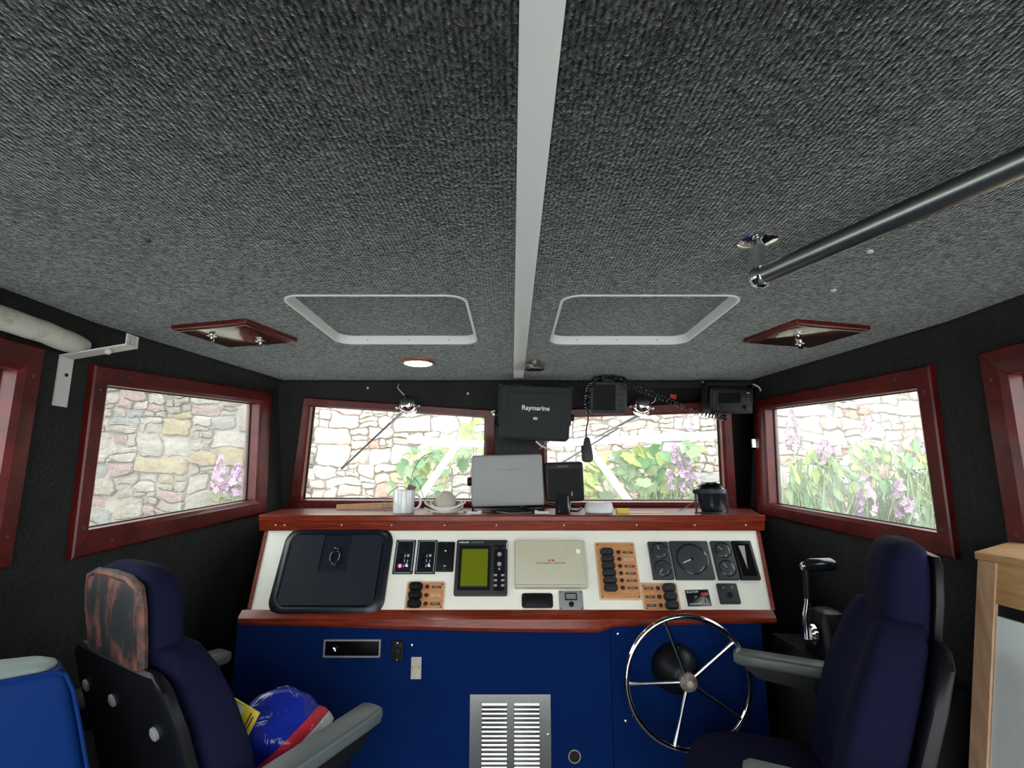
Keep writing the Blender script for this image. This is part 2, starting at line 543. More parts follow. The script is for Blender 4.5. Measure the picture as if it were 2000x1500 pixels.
def lettering(s, width, parent, mat, c=(0, 0, 0), italic=False, bold=0.0, name='lettering', label=None, thick=0.0004, height=None):
    cu = bpy.data.curves.new('t', 'FONT')
    cu.body = s; cu.align_x = 'CENTER'; cu.align_y = 'CENTER'; cu.size = 1.0
    cu.offset = bold
    if italic: cu.shear = 0.25
    cu.resolution_u = 3
    ob = bpy.data.objects.new('t', cu)
    me = bpy.data.meshes.new_from_object(ob)
    xs = [v.co.x for v in me.vertices]; ys = [v.co.y for v in me.vertices]
    k = width / (max(xs) - min(xs)); mx = (max(xs) + min(xs)) / 2; my = (max(ys) + min(ys)) / 2
    ky = k if height is None else height / (max(ys) - min(ys))
    for v in me.vertices:
        v.co = Vector(((v.co.x - mx) * k + c[0], (v.co.y - my) * ky + c[1], c[2] + thick))
    bpy.data.objects.remove(ob); bpy.data.curves.remove(cu)
    me.materials.clear()
    o = link(name, me, parent, mat)
    o.name = name
    if label: o['label'] = label
    return o

# ------------------------------------------------------------------ the wheelhouse shell
ZC = 1.92                       # headlining height
XL, XR = -1.17, 1.21            # side walls
YK = 1.40                       # where the sides turn inwards
XLF, XRF = -1.02, 1.06          # front corners
YF = 2.345                      # front corners at window height
YB = -1.15                      # open after end

# front wall leans: Y grows downwards
FW_P = Vector((0, 2.31, 1.85)); 
FW_DIR = Vector((0, 0.095, -0.48)).normalized()
FW_N = Vector((0, -FW_DIR.z * -1, 0))
FW_N = Vector((1, 0, 0)).cross(FW_DIR)      # towards the cabin?
if FW_N.y > 0: FW_N = -FW_N

def wall_frame(p0, p1, up=Vector((0, 0, 1))):
    """local frame of a wall standing on p0->p1 (plan), normal towards the cabin centre"""
    t = (p1 - p0).normalized()
    n = t.cross(up).normalized()
    mid = (p0 + p1) / 2
    if n.dot(Vector((0.02, 1.0, mid.z)) - mid) < 0: n = -n
    return t, up, n

SL0, SL1 = Vector((XL, YK, 0)), Vector((XLF, YF, 0))
SR0, SR1 = Vector((XR, YK, 0)), Vector((XRF, YF, 0))
tL, uL, nL = wall_frame(SL0, SL1)
tR, uR, nR = wall_frame(SR0, SR1)
nLA, nRA = Vector((1, 0, 0)), Vector((-1, 0, 0))

def pts_on(pxs, p0, n):
    return [onplane(x, y, p0, n) for x, y in pxs]

def wall_with_holes(name, outer, panels, n, thick, mat):
    """panels: list of (outer quad, hole quad) in the wall plane; extruded away from the cabin"""
    mb = MB()
    back = -n * thick
    for oq, hq in panels:
        if hq is None:
            mb.prism(oq, back); continue
        for i in range(4):
            j = (i + 1) % 4
            mb.prism([oq[i], oq[j], hq[j], hq[i]], back)
    return struct(name, mb, mat)

def inset_quad(outer, inner, k):
    return [o.lerp(i, k) for o, i in zip(outer, inner)]

def window(name, label, outer, inner, n, pane_mat='window_glass', proud=0.022, depth=0.045):
    root = bpy.data.objects.new(name, None); COL.objects.link(root)
    root['kind'] = 'structure'; root['label'] = label
    c = sum(inner, Vector()) / 4
    root.location = c
    loc = lambda p: p - c
    for i in range(4):
        j = (i + 1) % 4
        # board with a chamfered inner edge
        o0, o1, i0, i1 = outer[i], outer[j], inner[i], inner[j]
        m0, m1 = i0.lerp(o0, 0.22), i1.lerp(o1, 0.22)
        mb = MB()
        e = 0.0006
        d = (o1 - o0).normalized() * e
        sec0 = [o0 + d, o0 + d + n * (proud - 0.004), o0.lerp(i0, 0.08) + d + n * proud, m0 + d + n * proud, i0 + d + n * (proud * 0.55), i0 + d - n * depth, o0.lerp(i0, 0.7) + d - n * depth, o0.lerp(i0, 0.7) + d]
        sec1 = [o1 - d, o1 - d + n * (proud - 0.004), o1.lerp(i1, 0.08) - d + n * proud, m1 - d + n * proud, i1 - d + n * (proud * 0.55), i1 - d - n * depth, o1.lerp(i1, 0.7) - d - n * depth, o1.lerp(i1, 0.7) - d]
        mb.loft([[loc(p) for p in sec0], [loc(p) for p in sec1]])
        part('frame_board', mb, 'mahogany', root)
        # screw plugs
    # gasket and pane
    g = MB()
    for i in range(4):
        j = (i + 1) % 4
        a, b = inner[i], inner[j]
        a2, b2 = a + (c - a).normalized() * 0.006, b + (c - b).normalized() * 0.006
        g.prism([loc(a - n * 0.026), loc(b - n * 0.026), loc(b2 - n * 0.026), loc(a2 - n * 0.026)], -n * 0.006)
    part('gasket', g, 'gasket', root)
    pm = MB().prism([loc(p - n * 0.030) for p in inner], -n * 0.005)
    part('pane', pm, pane_mat, root)
    # exterior light trim along the opening
    for i in range(4):
        mid_o = outer[i].lerp(outer[(i + 1) % 4], 0.5).lerp(inner[i].lerp(inner[(i + 1) % 4], 0.5), 0.45)
        d = (outer[(i + 1) % 4] - outer[i])
        for k in (-0.36, 0.36):
            q = mid_o + d * k + n * proud
            x = d.normalized(); y = n.cross(x)
            part('screw', MB().lathe([(0.0045, -0.001), (0.0045, 0.0012), (0.002, 0.0016)], 10, basis(x, y, n, loc(q))), 'tag_dark', root)
    return root

# window outlines read off the photograph, put on the wall planes: outer frame, inner opening
w1o = pts_on([(174, 712), (523, 767), (512, 1000), (127, 1093)], SL0, nL)
w1i = pts_on([(204, 752), (502, 788), (493, 977), (165, 1035)], SL0, nL)
w2o = pts_on([(597, 776), (967, 801), (967, 997), (566, 992)], FW_P, FW_N)
w2i = pts_on([(609, 794), (948, 816), (945, 978), (589, 976)], FW_P, FW_N)
w3o = pts_on([(1049, 802), (1424, 782), (1437, 1000), (1049, 997)], FW_P, FW_N)
w3i = pts_on([(1066, 817), (1406, 806), (1415, 980), (1068, 980)], FW_P, FW_N)
w4o = pts_on([(1478, 783), (1826, 713), (1877, 1092), (1485, 1002)], SR0, nR)
w4i = pts_on([(1499, 799), (1797, 759), (1837, 1040), (1508, 984)], SR0, nR)
w5o = [Vector((XL, y, z)) for y, z in ((0.10, 1.816), (1.278, 1.816), (1.278, 1.30), (0.10, 1.27))]
w5i = [Vector((XL, y, z)) for y, z in ((0.16, 1.752), (1.222, 1.752), (1.222, 1.355), (0.16, 1.33))]
w6o = [Vector((XR, y, z)) for y, z in ((0.10, 1.816), (1.326, 1.816), (1.326, 1.30), (0.10, 1.27))]
w6i = [Vector((XR, y, z)) for y, z in ((0.16, 1.748), (1.262, 1.748), (1.262, 1.355), (0.16, 1.33))]

TOP = 1.935
def quad_t(p0, p1, z0, z1):
    return [Vector((p0.x, p0.y, z1)), Vector((p1.x, p1.y, z1)), Vector((p1.x, p1.y, z0)), Vector((p0.x, p0.y, z0))]

def fwz(x, z):
    k = (z - FW_P.z) / FW_DIR.z
    p = FW_P + FW_DIR * k
    return Vector((x, p.y, z))

def side_quad(p0, t, z0, z1, fwd_first):
    def e(z):
        y = fwz(0, z).y + 0.02
        return Vector((p0.x + t.x / t.y * (y - p0.y), y, z))
    a1, a0 = Vector((p0.x, p0.y, z1)), Vector((p0.x, p0.y, z0))
    return [e(z1), a1, a0, e(z0)] if fwd_first else [a1, e(z1), e(z0), a0]
wall_with_holes('wall_port_forward', None, [(side_quad(SL0, tL, 0.0, TOP, False), inset_quad(w1o, w1i, 0.6))], nL, 0.06, 'wall_carpet')
wall_with_holes('wall_starboard_forward', None, [(side_quad(SR0, tR, 0.0, TOP, True), inset_quad(w4o, w4i, 0.6))], nR, 0.06, 'wall_carpet')
wall_with_holes('wall_port', None, [(quad_t(Vector((XL, YB, 0)), SL0, 0.0, TOP), inset_quad(w5o, w5i, 0.6))], nLA, 0.06, 'wall_carpet')
wall_with_holes('wall_starboard', None, [(quad_t(Vector((XR, YB, 0)), SR0, 0.0, TOP), inset_quad(w6o, w6i, 0.6))], nRA, 0.06, 'wall_carpet')
zb = 0.0
XM = 0.01
fl = [fwz(XLF - 0.01, TOP), fwz(XM, TOP), fwz(XM, zb), fwz(XLF - 0.01, zb)]
fr = [fwz(XM, TOP), fwz(XRF + 0.01, TOP), fwz(XRF + 0.01, zb), fwz(XM, zb)]
wall_with_holes('wall_front', None, [(fl, inset_quad(w2o, w2i, 0.6)), (fr, inset_quad(w3o, w3i, 0.6))], FW_N, 0.06, 'wall_carpet')

window('window_1', 'varnished mahogany window in the port side looking onto bare stone wall', w1o, w1i, nL)
window('window_2', 'port half of the windscreen behind the white mug', w2o, w2i, FW_N)
window('window_3', 'starboard half of the windscreen behind the hanging microphone', w3o, w3i, FW_N)
window('window_4', 'starboard side window in a mahogany frame full of wild flowers', w4o, w4i, nR, 'window_glass_hazy')
window('window_5', 'port side window cut by the left edge of the picture', w5o, w5i, nLA)
window('window_6', 'starboard side window above the pine cupboard', w6o, w6i, nRA)

# floor
mb = MB(); mb.prism([(XL - .05, YB, -0.04), (XR + .05, YB, -0.04), (XR + .05, YF + 0.3, -0.04), (XL - .05, YF + 0.3, -0.04)], (0, 0, 0.04))
struct('floor', mb, 'floor_carpet')

# ceiling: flat headlining with two rounded hatch openings and a coved edge
def hatch_rect(x0, x1, y0, y1, r=0.045):
    return [(x + (x0 + x1) / 2, y + (y0 + y1) / 2) for x, y in rrect(x1 - x0, y1 - y0, r, 6)]
HATCH = [(-0.540, -0.112, 1.185, 1.628), (0.122, 0.540, 1.185, 1.632)]
COVE = 0.030
def shell_ring(ins, z):
    return [Vector((XL + ins, YB, z)), Vector((XL + ins, YK, z)), Vector((XLF + ins, YF - 0.05 - ins, z)), Vector((XRF - ins, YF - 0.05 - ins, z)), Vector((XR - ins, YK, z)), Vector((XR - ins, YB, z))]
bm = bmesh.new()
def add_loop(bm, pts):
    vs = [bm.verts.new(p) for p in pts]
    return vs, [bm.edges.new((vs[i], vs[(i + 1) % len(vs)])) for i in range(len(vs))]
ring0 = shell_ring(COVE, ZC)
v0, e0 = add_loop(bm, ring0)
edges = list(e0)
for hx0, hx1, hy0, hy1 in HATCH:
    _, e = add_loop(bm, [Vector((x, y, ZC)) for x, y in hatch_rect(hx0, hx1, hy0, hy1)])
    edges += e
bmesh.ops.triangle_fill(bm, use_beauty=True, use_dissolve=False, edges=edges)
prev = v0
for k in range(1, 5):
    a = PI / 2 * k / 4
    rg = shell_ring(COVE * (1 - math.sin(a)), ZC - COVE * (1 - math.cos(a)))
    nv = [bm.verts.new(p) for p in rg]
    for i in range(5):
        bm.faces.new((prev[i], prev[i + 1], nv[i + 1], nv[i])).material_index = 1  # dark wall carpet here puts the shade along the headlining edge into colour
    prev = nv
me = bpy.data.meshes.new('ceiling')
bmesh.ops.recalc_face_normals(bm, faces=bm.faces)
bm.to_mesh(me); bm.free()
for p in me.polygons: p.use_smooth = True
me.set_sharp_from_angle(angle=R(40))
me.materials.append(MATS['ceiling_carpet']); me.materials.append(MATS['wall_carpet'])
ceiling = link('ceiling', me, None, None); ceiling['kind'] = 'structure'
ceiling['label'] = 'grey ribbed carpet headlining'

mb = MB(); mb.prism([(XL - .08, YB - .05, 1.965), (XR + .08, YB - .05, 1.965), (XR + .08, YK, 1.965), (XRF + .12, YF + .12, 1.965), (XLF - .12, YF + .12, 1.965), (XL - .08, YK, 1.965)], (0, 0, 0.05))
struct('roof', mb, 'gelcoat')

# centre batten of the headlining
mb = MB()
b0, b1 = -0.9, 2.17
xs = (0.0065, 0.0475)
mb.loft([[(xs[0], y, ZC), (xs[0], y, ZC - 0.007), (xs[0] + 0.003, y, ZC - 0.009), (xs[1] - 0.003, y, ZC - 0.009), (xs[1], y, ZC - 0.007), (xs[1], y, ZC)] for y in (b0, b1)])
trim = struct('trim_1', mb, 'white_trim', label='white batten running fore and aft along the headlining')

# hatches in the headlining
for (hx0, hx1, hy0, hy1), side in zip(HATCH, ('port', 'starboard')):
    hc = Vector(((hx0 + hx1) / 2, (hy0 + hy1) / 2, ZC))
    t = thing('roof_hatch', 'carpeted roof hatch in a white rounded rim, %s side of the white batten' % side, 'hatch', loc=hc, group='roof hatches')
    w, h = hx1 - hx0, hy1 - hy0
    mb = MB()
    def rg(ins, z): return [(x, y, z) for x, y in rrect(w - 2 * ins, h - 2 * ins, 0.045 - ins * 0.8, 6)]
    mb.loft([rg(-0.006, 0.0), rg(-0.006, -0.0025), rg(0.0005, -0.0025), rg(0.0015, 0.024), rg(-0.001, 0.024), rg(-0.001, 0.0)], False)
    part('rim', mb, 'white_trim', t)
    mb = MB().plate(w - 0.003, h - 0.003, 0.012, 0.043, c=(0, 0, 0.024))
    part('panel', mb, 'ceiling_carpet', t)
    for sx in (-0.3, 0.0, 0.3):
        part('screw', MB().box((sx * w, h / 2 - 0.0022, 0.011), (0.003, 0.002, 0.003)), 'cable_grey', t)

# wooden cover boards with two wing screws each
def cover_board(cx, cy, rz, label):
    M = Matrix.Translation((cx, cy, ZC)) @ Matrix.Rotation(rz, 4, 'Z') @ Matrix.Rotation(PI, 4, 'X')
    t = thing('vent_cover', label, 'cover', M=M, group='wooden vent covers')
    part('board', MB().plate(0.250, 0.215, 0.012, 0.004, 0.004), 'mahogany', t)
    part('inner_board', MB().plate(0.225, 0.190, 0.004, 0.003, 0.002, c=(0, 0, 0.012)), 'mahogany_gloss', t)
    for sx, sy in ((-0.055, 0.035), (0.035, -0.055)):
        b = part('wing_screw', MB().lathe([(0.014, 0.016), (0.014, 0.018), (0.005, 0.020), (0.004, 0.026)], 16, Matrix.Translation((sx, sy, 0))), 'steel', t)
        part('wing', MB().box((sx, sy, 0.029), (0.018, 0.004, 0.010)), 'steel', b)
cover_board(-0.800, 1.500, R(-15), 'dark wooden vent cover on the headlining above the port side window')
cover_board(0.853, 1.505, R(15), 'dark wooden vent cover on the headlining above the starboard side window')

# round ceiling lamp
p = atz(817, 705, ZC)
t = thing('ceiling_lamp', 'round lit ceiling lamp with a copper rim', 'lamp', M=Matrix.Translation((p.x, p.y, ZC)) @ Matrix.Rotation(PI, 4, 'X'))
part('rim', MB().lathe([(0.058, 0.0), (0.058, 0.006), (0.054, 0.011), (0.050, 0.011), (0.050, 0.004)], 40), 'copper_rim', t)
part('diffuser', MB().lathe([(0.0495, 0.003), (0.0495, 0.0105), (0.045, 0.0125), (0.02, 0.014)], 40), 'lamp_glow', t)

# small stub fitting by the batten
p = atz(1044, 703, ZC)
t = thing('ceiling_fitting', 'small dull metal stub fitting beside the white batten', 'fitting', M=Matrix.Translation((p.x, p.y, ZC)) @ Matrix.Rotation(PI, 4, 'X'))
part('stem', MB().lathe([(0.017, 0.0), (0.014, 0.004), (0.014, 0.022)], 20), 'brass_dull', t)
part('disc', MB().lathe([(0.026, 0.018), (0.033, 0.022), (0.034, 0.034), (0.030, 0.037), (0.024, 0.034)], 28), 'steel', t)

for px_, py_, lb in ((1699, 490, 'small pale screw in the headlining under the grab rail'), (1628, 566, 'small pale screw in the headlining near the starboard vent cover'), (288, 468, 'small dark tack in the port side of the headlining')):
    q = atz(px_, py_, ZC)
    single('headlining_screw', MB().lathe([(0.006, 0.0), (0.0055, 0.003), (0.002, 0.005)], 10, Matrix.Rotation(PI, 4, 'X')), 'cable_white' if 'pale' in lb else 'tag_dark', lb, 'screw', loc=q)
# grab rail on the headlining
A = Vector((0.440, 0.894, 1.852)); B = A + (Vector((0.5767, 0.546, 1.852)) - A) * 3.6
t = thing('grab_rail', 'satin steel grab rail hung from the headlining by chrome ball stanchions', 'rail', loc=A)
for q in (A, B):
    o = q - A
    s = part('stanchion', MB().lathe([(0.034, 0.068), (0.034, 0.065), (0.028, 0.062), (0.011, 0.058), (0.010, 0.012)], 20, Matrix.Translation(o)), 'chrome', t)
    part('ball', MB().ball(o, 0.0210, 20, 14), 'chrome', s)
    for k in (-1, 1):
        part('screw', MB().lathe([(0.0055, 0.0608), (0.0045, 0.0595)], 10, Matrix.Translation(o + Vector((0.022 * k, 0, 0.0035)))), 'steel', s)
part('tube', MB().tube([(0, 0, 0), (B - A)], 0.0165, 20), 'satin_tube', t)

# ------------------------------------------------------------------ port corner: foam pipe, bracket
p0, p1 = Vector((-1.128, 0.55, 1.853)), Vector((-1.128, 1.365, 1.845))
mb = MB(); random.seed(3)
mb.tube([p0.lerp(p1, i / 20) - p0 + Vector((random.uniform(-.002, .002), 0, random.uniform(-.003, .003))) for i in range(21)], [0.027 if i < 20 else 0.018 for i in range(21)], 14)
single('foam_pipe', mb, 'dirty_foam', 'dirty white lagged pipe along the top of the port wall', 'pipe', loc=p0)

base = Vector((XL, 1.363, 1.812))
t = thing('wall_bracket', 'white painted metal angle bracket between the two port windows', 'bracket', loc=base)
part('leg', MB().box((0.002, 0, -0.064), (0.004, 0.043, 0.128)), 'white_metal', t)
E = Vector((0.170, 0.0, 0.030))
mb = MB().prism([(0.0, -0.0215, 0.0), (0.0, 0.0215, 0.0), (E.x, 0.0215, E.z), (E.x, -0.0215, E.z)], (0, 0, 0.004))
part('arm', mb, 'white_metal', t)
for k in (-1, 0, 1):
    part('clip_tooth', MB().box((E.x - 0.002, k * 0.0155, E.z + 0.017), (0.004, 0.011, 0.028)), 'white_metal', t)
part('screw', MB().lathe([(0.005, 0), (0.004, 0.003)], 10, Matrix.Translation((0.004, 0.004, -0.045)) @ Matrix.Rotation(PI / 2, 4, 'Y')), 'black_plastic', t)
part('bolt_head', MB().ball((0.118, -0.012, 0.014), 0.008, 10, 6), 'white_metal', t)

# ------------------------------------------------------------------ console
ZS = 1.375                                   # shelf top
P_T = at(1000, 1033, 1.95)                   # top edge of the sloping panel
P_B = at(1000, 1192, 1.82)                   # bottom edge
PV = (P_T - P_B); PH = PV.length; PV.normalize()
PU = Vector((1, 0, 0)); PN = PU.cross(PV).normalized()   # towards the cabin
if PN.y > 0: PN = -PN
pw = lambda px, py, d=0.0: onplane(px, py, P_B + PN * d, PN)

con = thing('helm_console', 'full width helm console with cream sloping panel and varnished wood edges', 'console', loc=(0, 1.85, 0))
cl = lambda p: Vector(p) - Vector((0, 1.85, 0))
tl, tr, bl, br = pw(525, 1033), pw(1476, 1033), pw(490, 1192), pw(1506, 1192)
mb = MB().prism([cl(bl), cl(br), cl(tr), cl(tl)], -PN * 0.012)
part('instrument_panel', mb, 'cream_panel', con)
# upper moulding: two stepped boards
def beam_x(prof, x0, x1, x0b=None, x1b=None):
    return [[Vector((x0, y, z)) for y, z in prof], [Vector((x1, y, z)) for y, z in prof]]
yS = 1.93
prof = [(yS, ZS), (yS + 0.03, ZS), (yS + 0.03, ZS - 0.05), (yS + 0.012, ZS - 0.056), (yS + 0.006, ZS - 0.054), (yS - 0.001, ZS - 0.024), (yS - 0.006, ZS - 0.020), (yS - 0.008, ZS - 0.006), (yS - 0.005, ZS - 0.001)]
x0, x1 = pw(519, 1005).x, pw(1481, 1005).x
mb = MB().loft([[cl(p) for p in r] for r in beam_x(prof, x0, x1)])
part('upper_moulding', mb, 'mahogany_lit', con)
for px_ in (545, 562, 672, 768, 870, 970, 1100, 1240, 1352, 1450):
    q = cl(Vector(((px_ - 1000) / FPX * 1.9, yS + 0.002, ZS - 0.036)))
    part('screw', MB().lathe([(0.0035, 0), (0.0035, 0.002), (0.0015, 0.003)], 8, Matrix.Translation(q) @ Matrix.Rotation(PI / 2, 4, 'X')), 'brass_dull', con)
# shelf
mb = MB()
fy = fwz(0, ZS).y - 0.004
mb.prism([cl((x0, yS + 0.03, ZS - 0.018)), cl((x1, yS + 0.03, ZS - 0.018)), cl((XRF - 0.02, fy, ZS - 0.018)), cl((XLF + 0.02, fy, ZS - 0.018))], (0, 0, 0.018))
part('shelf', mb, 'mahogany', con)
# lower moulding: deep in the middle, stepping to a thinner board at both ends
q = P_B
yb = q.y
def low(x, drop, out):
    z = q.z
    return [cl((x, yb + 0.02, z)), cl((x, yb - 0.004, z + 0.002)), cl((x, yb - out * 0.7, z - 0.010)), cl((x, yb - out, z - 0.018)), cl((x, yb - out, z - drop * 0.8)), cl((x, yb - out + 0.006, z - drop)), cl((x, yb + 0.02, z - drop))]
secs = []
xa, xb = pw(470, 1205).x, pw(1512, 1205).x
for x, dr, ou in ((xa, 0.038, 0.028), (-0.46, 0.046, 0.036), (-0.30, 0.050, 0.038), (0.0, 0.056, 0.042), (0.27, 0.058, 0.042), (0.295, 0.052, 0.036), (0.32, 0.044, 0.030), (0.55, 0.038, 0.027), (xb, 0.034, 0.025)):
    secs.append(low(x, dr, ou))
part('lower_moulding', MB().loft(secs), 'mahogany_lit', con, angle=25)
# end cheeks
for xa_, pb, pt in ((0, bl, tl), (1, br, tr)):
    s = -1 if xa_ == 0 else 1
    mb = MB().prism([cl(pb), cl(pt), cl((pt.x, 2.1, pt.z)), cl((pb.x, 2.1, pb.z))], (0.014 * s, 0, 0))
    part('end_cheek', mb, 'mahogany', con)
    mb = MB().prism([cl(pb + PN * 0.004), cl(pt + PN * 0.004), cl(pt + Vector((0.010 * s, 0, 0)) + PN * 0.004), cl(pb + Vector((0.010 * s, 0, 0)) + PN * 0.004)], -PN * 0.01)
    part('edge_strip', mb, 'mahogany_lit', con)
# blue carpeted front
YBL = 1.80
xl_, xr_ = at(461, 1245, YBL).x, at(1489, 1245, YBL).x
part('front_panel', MB().box(cl(((xl_ + 0.31) / 2, YBL + 0.011, 0.525)), (0.31 - xl_, 0.022, 1.05)), 'blue_cloth', con)
part('front_panel', MB().box(cl(((xr_ + 0.312) / 2, YBL + 0.0115, 0.525)), (xr_ - 0.312, 0.021, 1.05)), 'blue_cloth', con)
part('end_panel', MB().box(cl((xl_ + 0.01, 2.06, 0.54)), (0.02, 0.45, 1.08)), 'wall_carpet', con)
part('end_panel', MB().box(cl((xr_ - 0.01, 2.06, 0.54)), (0.02, 0.45, 1.08)), 'wall_carpet', con)

def onpanel(x0, y0, x1, y1, d=0.0):
    """thing frame on the sloping panel for a pixel box of its face; returns matrix, w, h"""
    ym, xm = (y0 + y1) / 2, (x0 + x1) / 2
    l, r_ = pw(x0, ym, d), pw(x1, ym, d)
    b, t_ = pw(xm, y1, d), pw(xm, y0, d)
    c = (l + r_) / 2 * 0.5 + (b + t_) / 2 * 0.5 - PN * d
    return basis(PU, PV, PN, c), (r_ - l).length, (t_ - b).length

# access hatch
M, w, h = onpanel(538, 1027, 758, 1198, 0.02)
t = thing('access_hatch', 'large black plastic access hatch with a ring latch on the console', 'hatch', M=M)
mb = MB()
def hr(ins, z, r0=0.055): return [(x, y, z) for x, y in rrect(w - 2 * ins, h - 2 * ins, max(r0 - ins * 0.6, 0.01), 8)]
mb.loft([hr(0, 0), hr(0.001, 0.007), hr(0.006, 0.011), hr(0.020, 0.020), hr(0.026, 0.020), hr(0.031, 0.014), hr(0.031, 0.001)], True)
part('surround', mb, 'hatch_plastic', t)
iw, ih = w - 0.064, h - 0.064
nw, nh = iw * 0.30, ih * 0.54
poly = []
rr_ = rrect(iw, ih, 0.022, 6)
# lid with a notch cut down from the top edge
right = [(x, y) for x, y in rr_ if True]
top_y = ih / 2
out = []
for (x, y) in rr_:
    out.append((x, y))
idx = next(i for i in range(len(out)) if out[i][1] > top_y - 1e-6 and out[(i + 1) % len(out)][1] > top_y - 1e-6 and out[i][0] > 0 and out[(i + 1) % len(out)][0] < 0)
notch = [(nw / 2, top_y), (nw / 2, top_y - nh), (-nw / 2, top_y - nh), (-nw / 2, top_y)]
out = out[:idx + 1] + notch + out[idx + 1:]
lid = part('lid', MB().prism([(x, y, 0.0145) for x, y in out], (0, 0, 0.004)), 'hatch_lid', t)
part('latch_well', MB().plate(nw - 0.002, nh - 0.002, 0.0015, 0.004, c=(0, top_y - nh / 2, 0.0142)), 'hatch_plastic', t)
lt = part('latch_ring', MB().ring_tube(0.016, 0.0035, 28, 8, Matrix.Translation((0.004, top_y - nh * 0.62, 0.021)) @ Matrix.Scale(1.35, 4, (0, 1, 0)), 'Z'), 'black_gloss', t)
part('latch_knob', MB().ball((0.004, top_y - nh * 0.62 + 0.030, 0.020), 0.011, 14, 8, (1, 0.8, 0.6)), 'black_gloss', lt)
part('latch_stop', MB().ball((0.004, top_y - nh * 0.62 - 0.026, 0.018), 0.007, 12, 8, (1.2, 0.8, 0.6)), 'black_gloss', lt)
for sx in (-0.24, 0.13):
    part('hinge', MB().box((sx * w, -h / 2 + 0.001, 0.006), (0.036, 0.008, 0.008)), 'black_plastic', t)

# two alarm strips in chrome bezels and a plain black switch plate
def alarm(x0, x1, lit, label):
    M, w, h = onpanel(x0, 1054, x1, 1120, 0.006)
    t = thing('alarm_panel', label, 'panel', M=M, group='chrome edged alarm panels')
    part('back_plate', MB().plate(w, h, 0.004, 0.003), 'black_gloss', t)
    part('bezel', MB().frame(w * 0.88, h * 0.95, 0.0022, 0.0062, 0.003), 'label_grey', t)
    for sx in (-1, 1):
        for sy in (-1, 1):
            part('screw', MB().lathe([(0.0034, 0.004), (0.003, 0.0062), (0.001, 0.0066)], 10, Matrix.Translation((sx * (w / 2 - 0.005), sy * (h / 2 - 0.005), 0))), 'chrome', t)
    part('knob', MB().lathe([(0.013, 0.004), (0.0125, 0.007), (0.004, 0.0075)], 20, Matrix.Translation((0.002, h * 0.26, 0))), 'black_plastic', t)
    for i, sy in enumerate((0.02, -0.12, -0.27)):
        l = part('indicator_light', MB().lathe([(0.0062, 0.004), (0.006, 0.0055), (0.0035, 0.008), (0.0008, 0.009)], 14, Matrix.Translation((-w * 0.16, h * sy, 0))), 'led_red' if (lit and i == 2) else 'dark_lcd', t, label='glowing red light' if lit and i == 2 else None)
        part('mark', MB().box((w * 0.03, h * sy, 0.0043), (0.0016, 0.010, 0.0004)), 'label_white', t)
    part('switch', MB().lathe([(0.0058, 0.004), (0.0058, 0.006), (0.003, 0.007), (0.0022, 0.014), (0.003, 0.017), (0.001, 0.018)], 12, Matrix.Translation((w * 0.19, -h * 0.25, 0))), 'chrome', t)
    part('mark', MB().box((w * 0.19, -h * 0.13, 0.0043), (0.0016, 0.009, 0.0004)), 'label_white', t)
    part('mark', MB().lathe([(0.005, 0.004), (0.005, 0.0045)], 8, Matrix.Translation((w * 0.19, h * 0.03, 0))), 'label_grey', t)
alarm(770, 809, True, 'narrow alarm panel with a glowing red light beside the black hatch')
alarm(813, 852, False, 'narrow unlit alarm panel between the red lit one and the black plate')
M, w, h = onpanel(853, 1058, 887, 1116, 0.004)
t = thing('switch_plate', 'plain black switch plate beside the green screen plotter', 'panel', M=M)
part('plate', MB().plate(w, h, 0.005, 0.004, 0.001), 'black_plastic', t)
part('toggle', MB().ball((0, h * 0.16, 0.008), 0.005, 10, 6, (1, 1, 1.4)), 'chrome', t)
for sy in (0.44, -0.42):
    part('screw', MB().lathe([(0.003, 0.005), (0.002, 0.0062)], 10, Matrix.Translation((0, h * sy, 0))), 'chrome', t)
part('mark', MB().box((0, -h * 0.32, 0.0052), (0.009, 0.005, 0.0004)), 'label_grey', t)

# chart plotter with green screen
M, w, h = onpanel(889, 1053, 991, 1161, 0.016)
t = thing('chart_plotter', 'dark grey plotter with a blank yellow green screen', 'plotter', M=M)
part('case', MB().plate(w, h, 0.016, 0.006, 0.004), 'charcoal', t)
part('bezel', MB().frame(w * 0.61, h * 0.80, 0.009, 0.0028, 0.004, c=(-w * 0.130, -h * 0.02, 0.0155)), 'black_plastic', t)
part('screen', MB().plate(w * 0.545, h * 0.66, 0.0012, 0.0, c=(-w * 0.130, -h * 0.015, 0.0158)), 'green_lcd', t)
part('key_strip', MB().plate(w * 0.20, h * 0.82, 0.001, 0.003, c=(w * 0.345, -h * 0.02, 0.0158)), 'black_plastic', t)
for sy, r0 in ((0.22, 0.0075), (0.04, 0.0075), (-0.05, 0.004)):
    part('key', MB().lathe([(r0, 0.0165), (r0 * 0.95, 0.019), (r0 * 0.4, 0.0195)], 16, Matrix.Translation((w * 0.345, h * sy, 0))), 'label_grey', t)
for sy in (0.33, -0.16, -0.25, -0.34):
    for sx in (-0.012, 0.012):
        part('key', MB().plate(0.011, 0.007, 0.003, 0.002, 0.0008, c=(w * 0.345 + sx, h * sy, 0.0165)), 'label_grey' if sy < 0 else 'charcoal', t)
part('side_clip', MB().box((w * 0.487, h * 0.38, 0.016), (0.0025, 0.022, 0.003)), 'label_white', t)
lettering('FURUNO', w * 0.20, t, 'label_white', (-w * 0.355, h * 0.445, 0.016), True, 0.02, height=0.0062)
lettering('GPS NAVIGATOR', w * 0.24, t, 'label_grey', (-w * 0.09, h * 0.445, 0.016), True, height=0.0055)

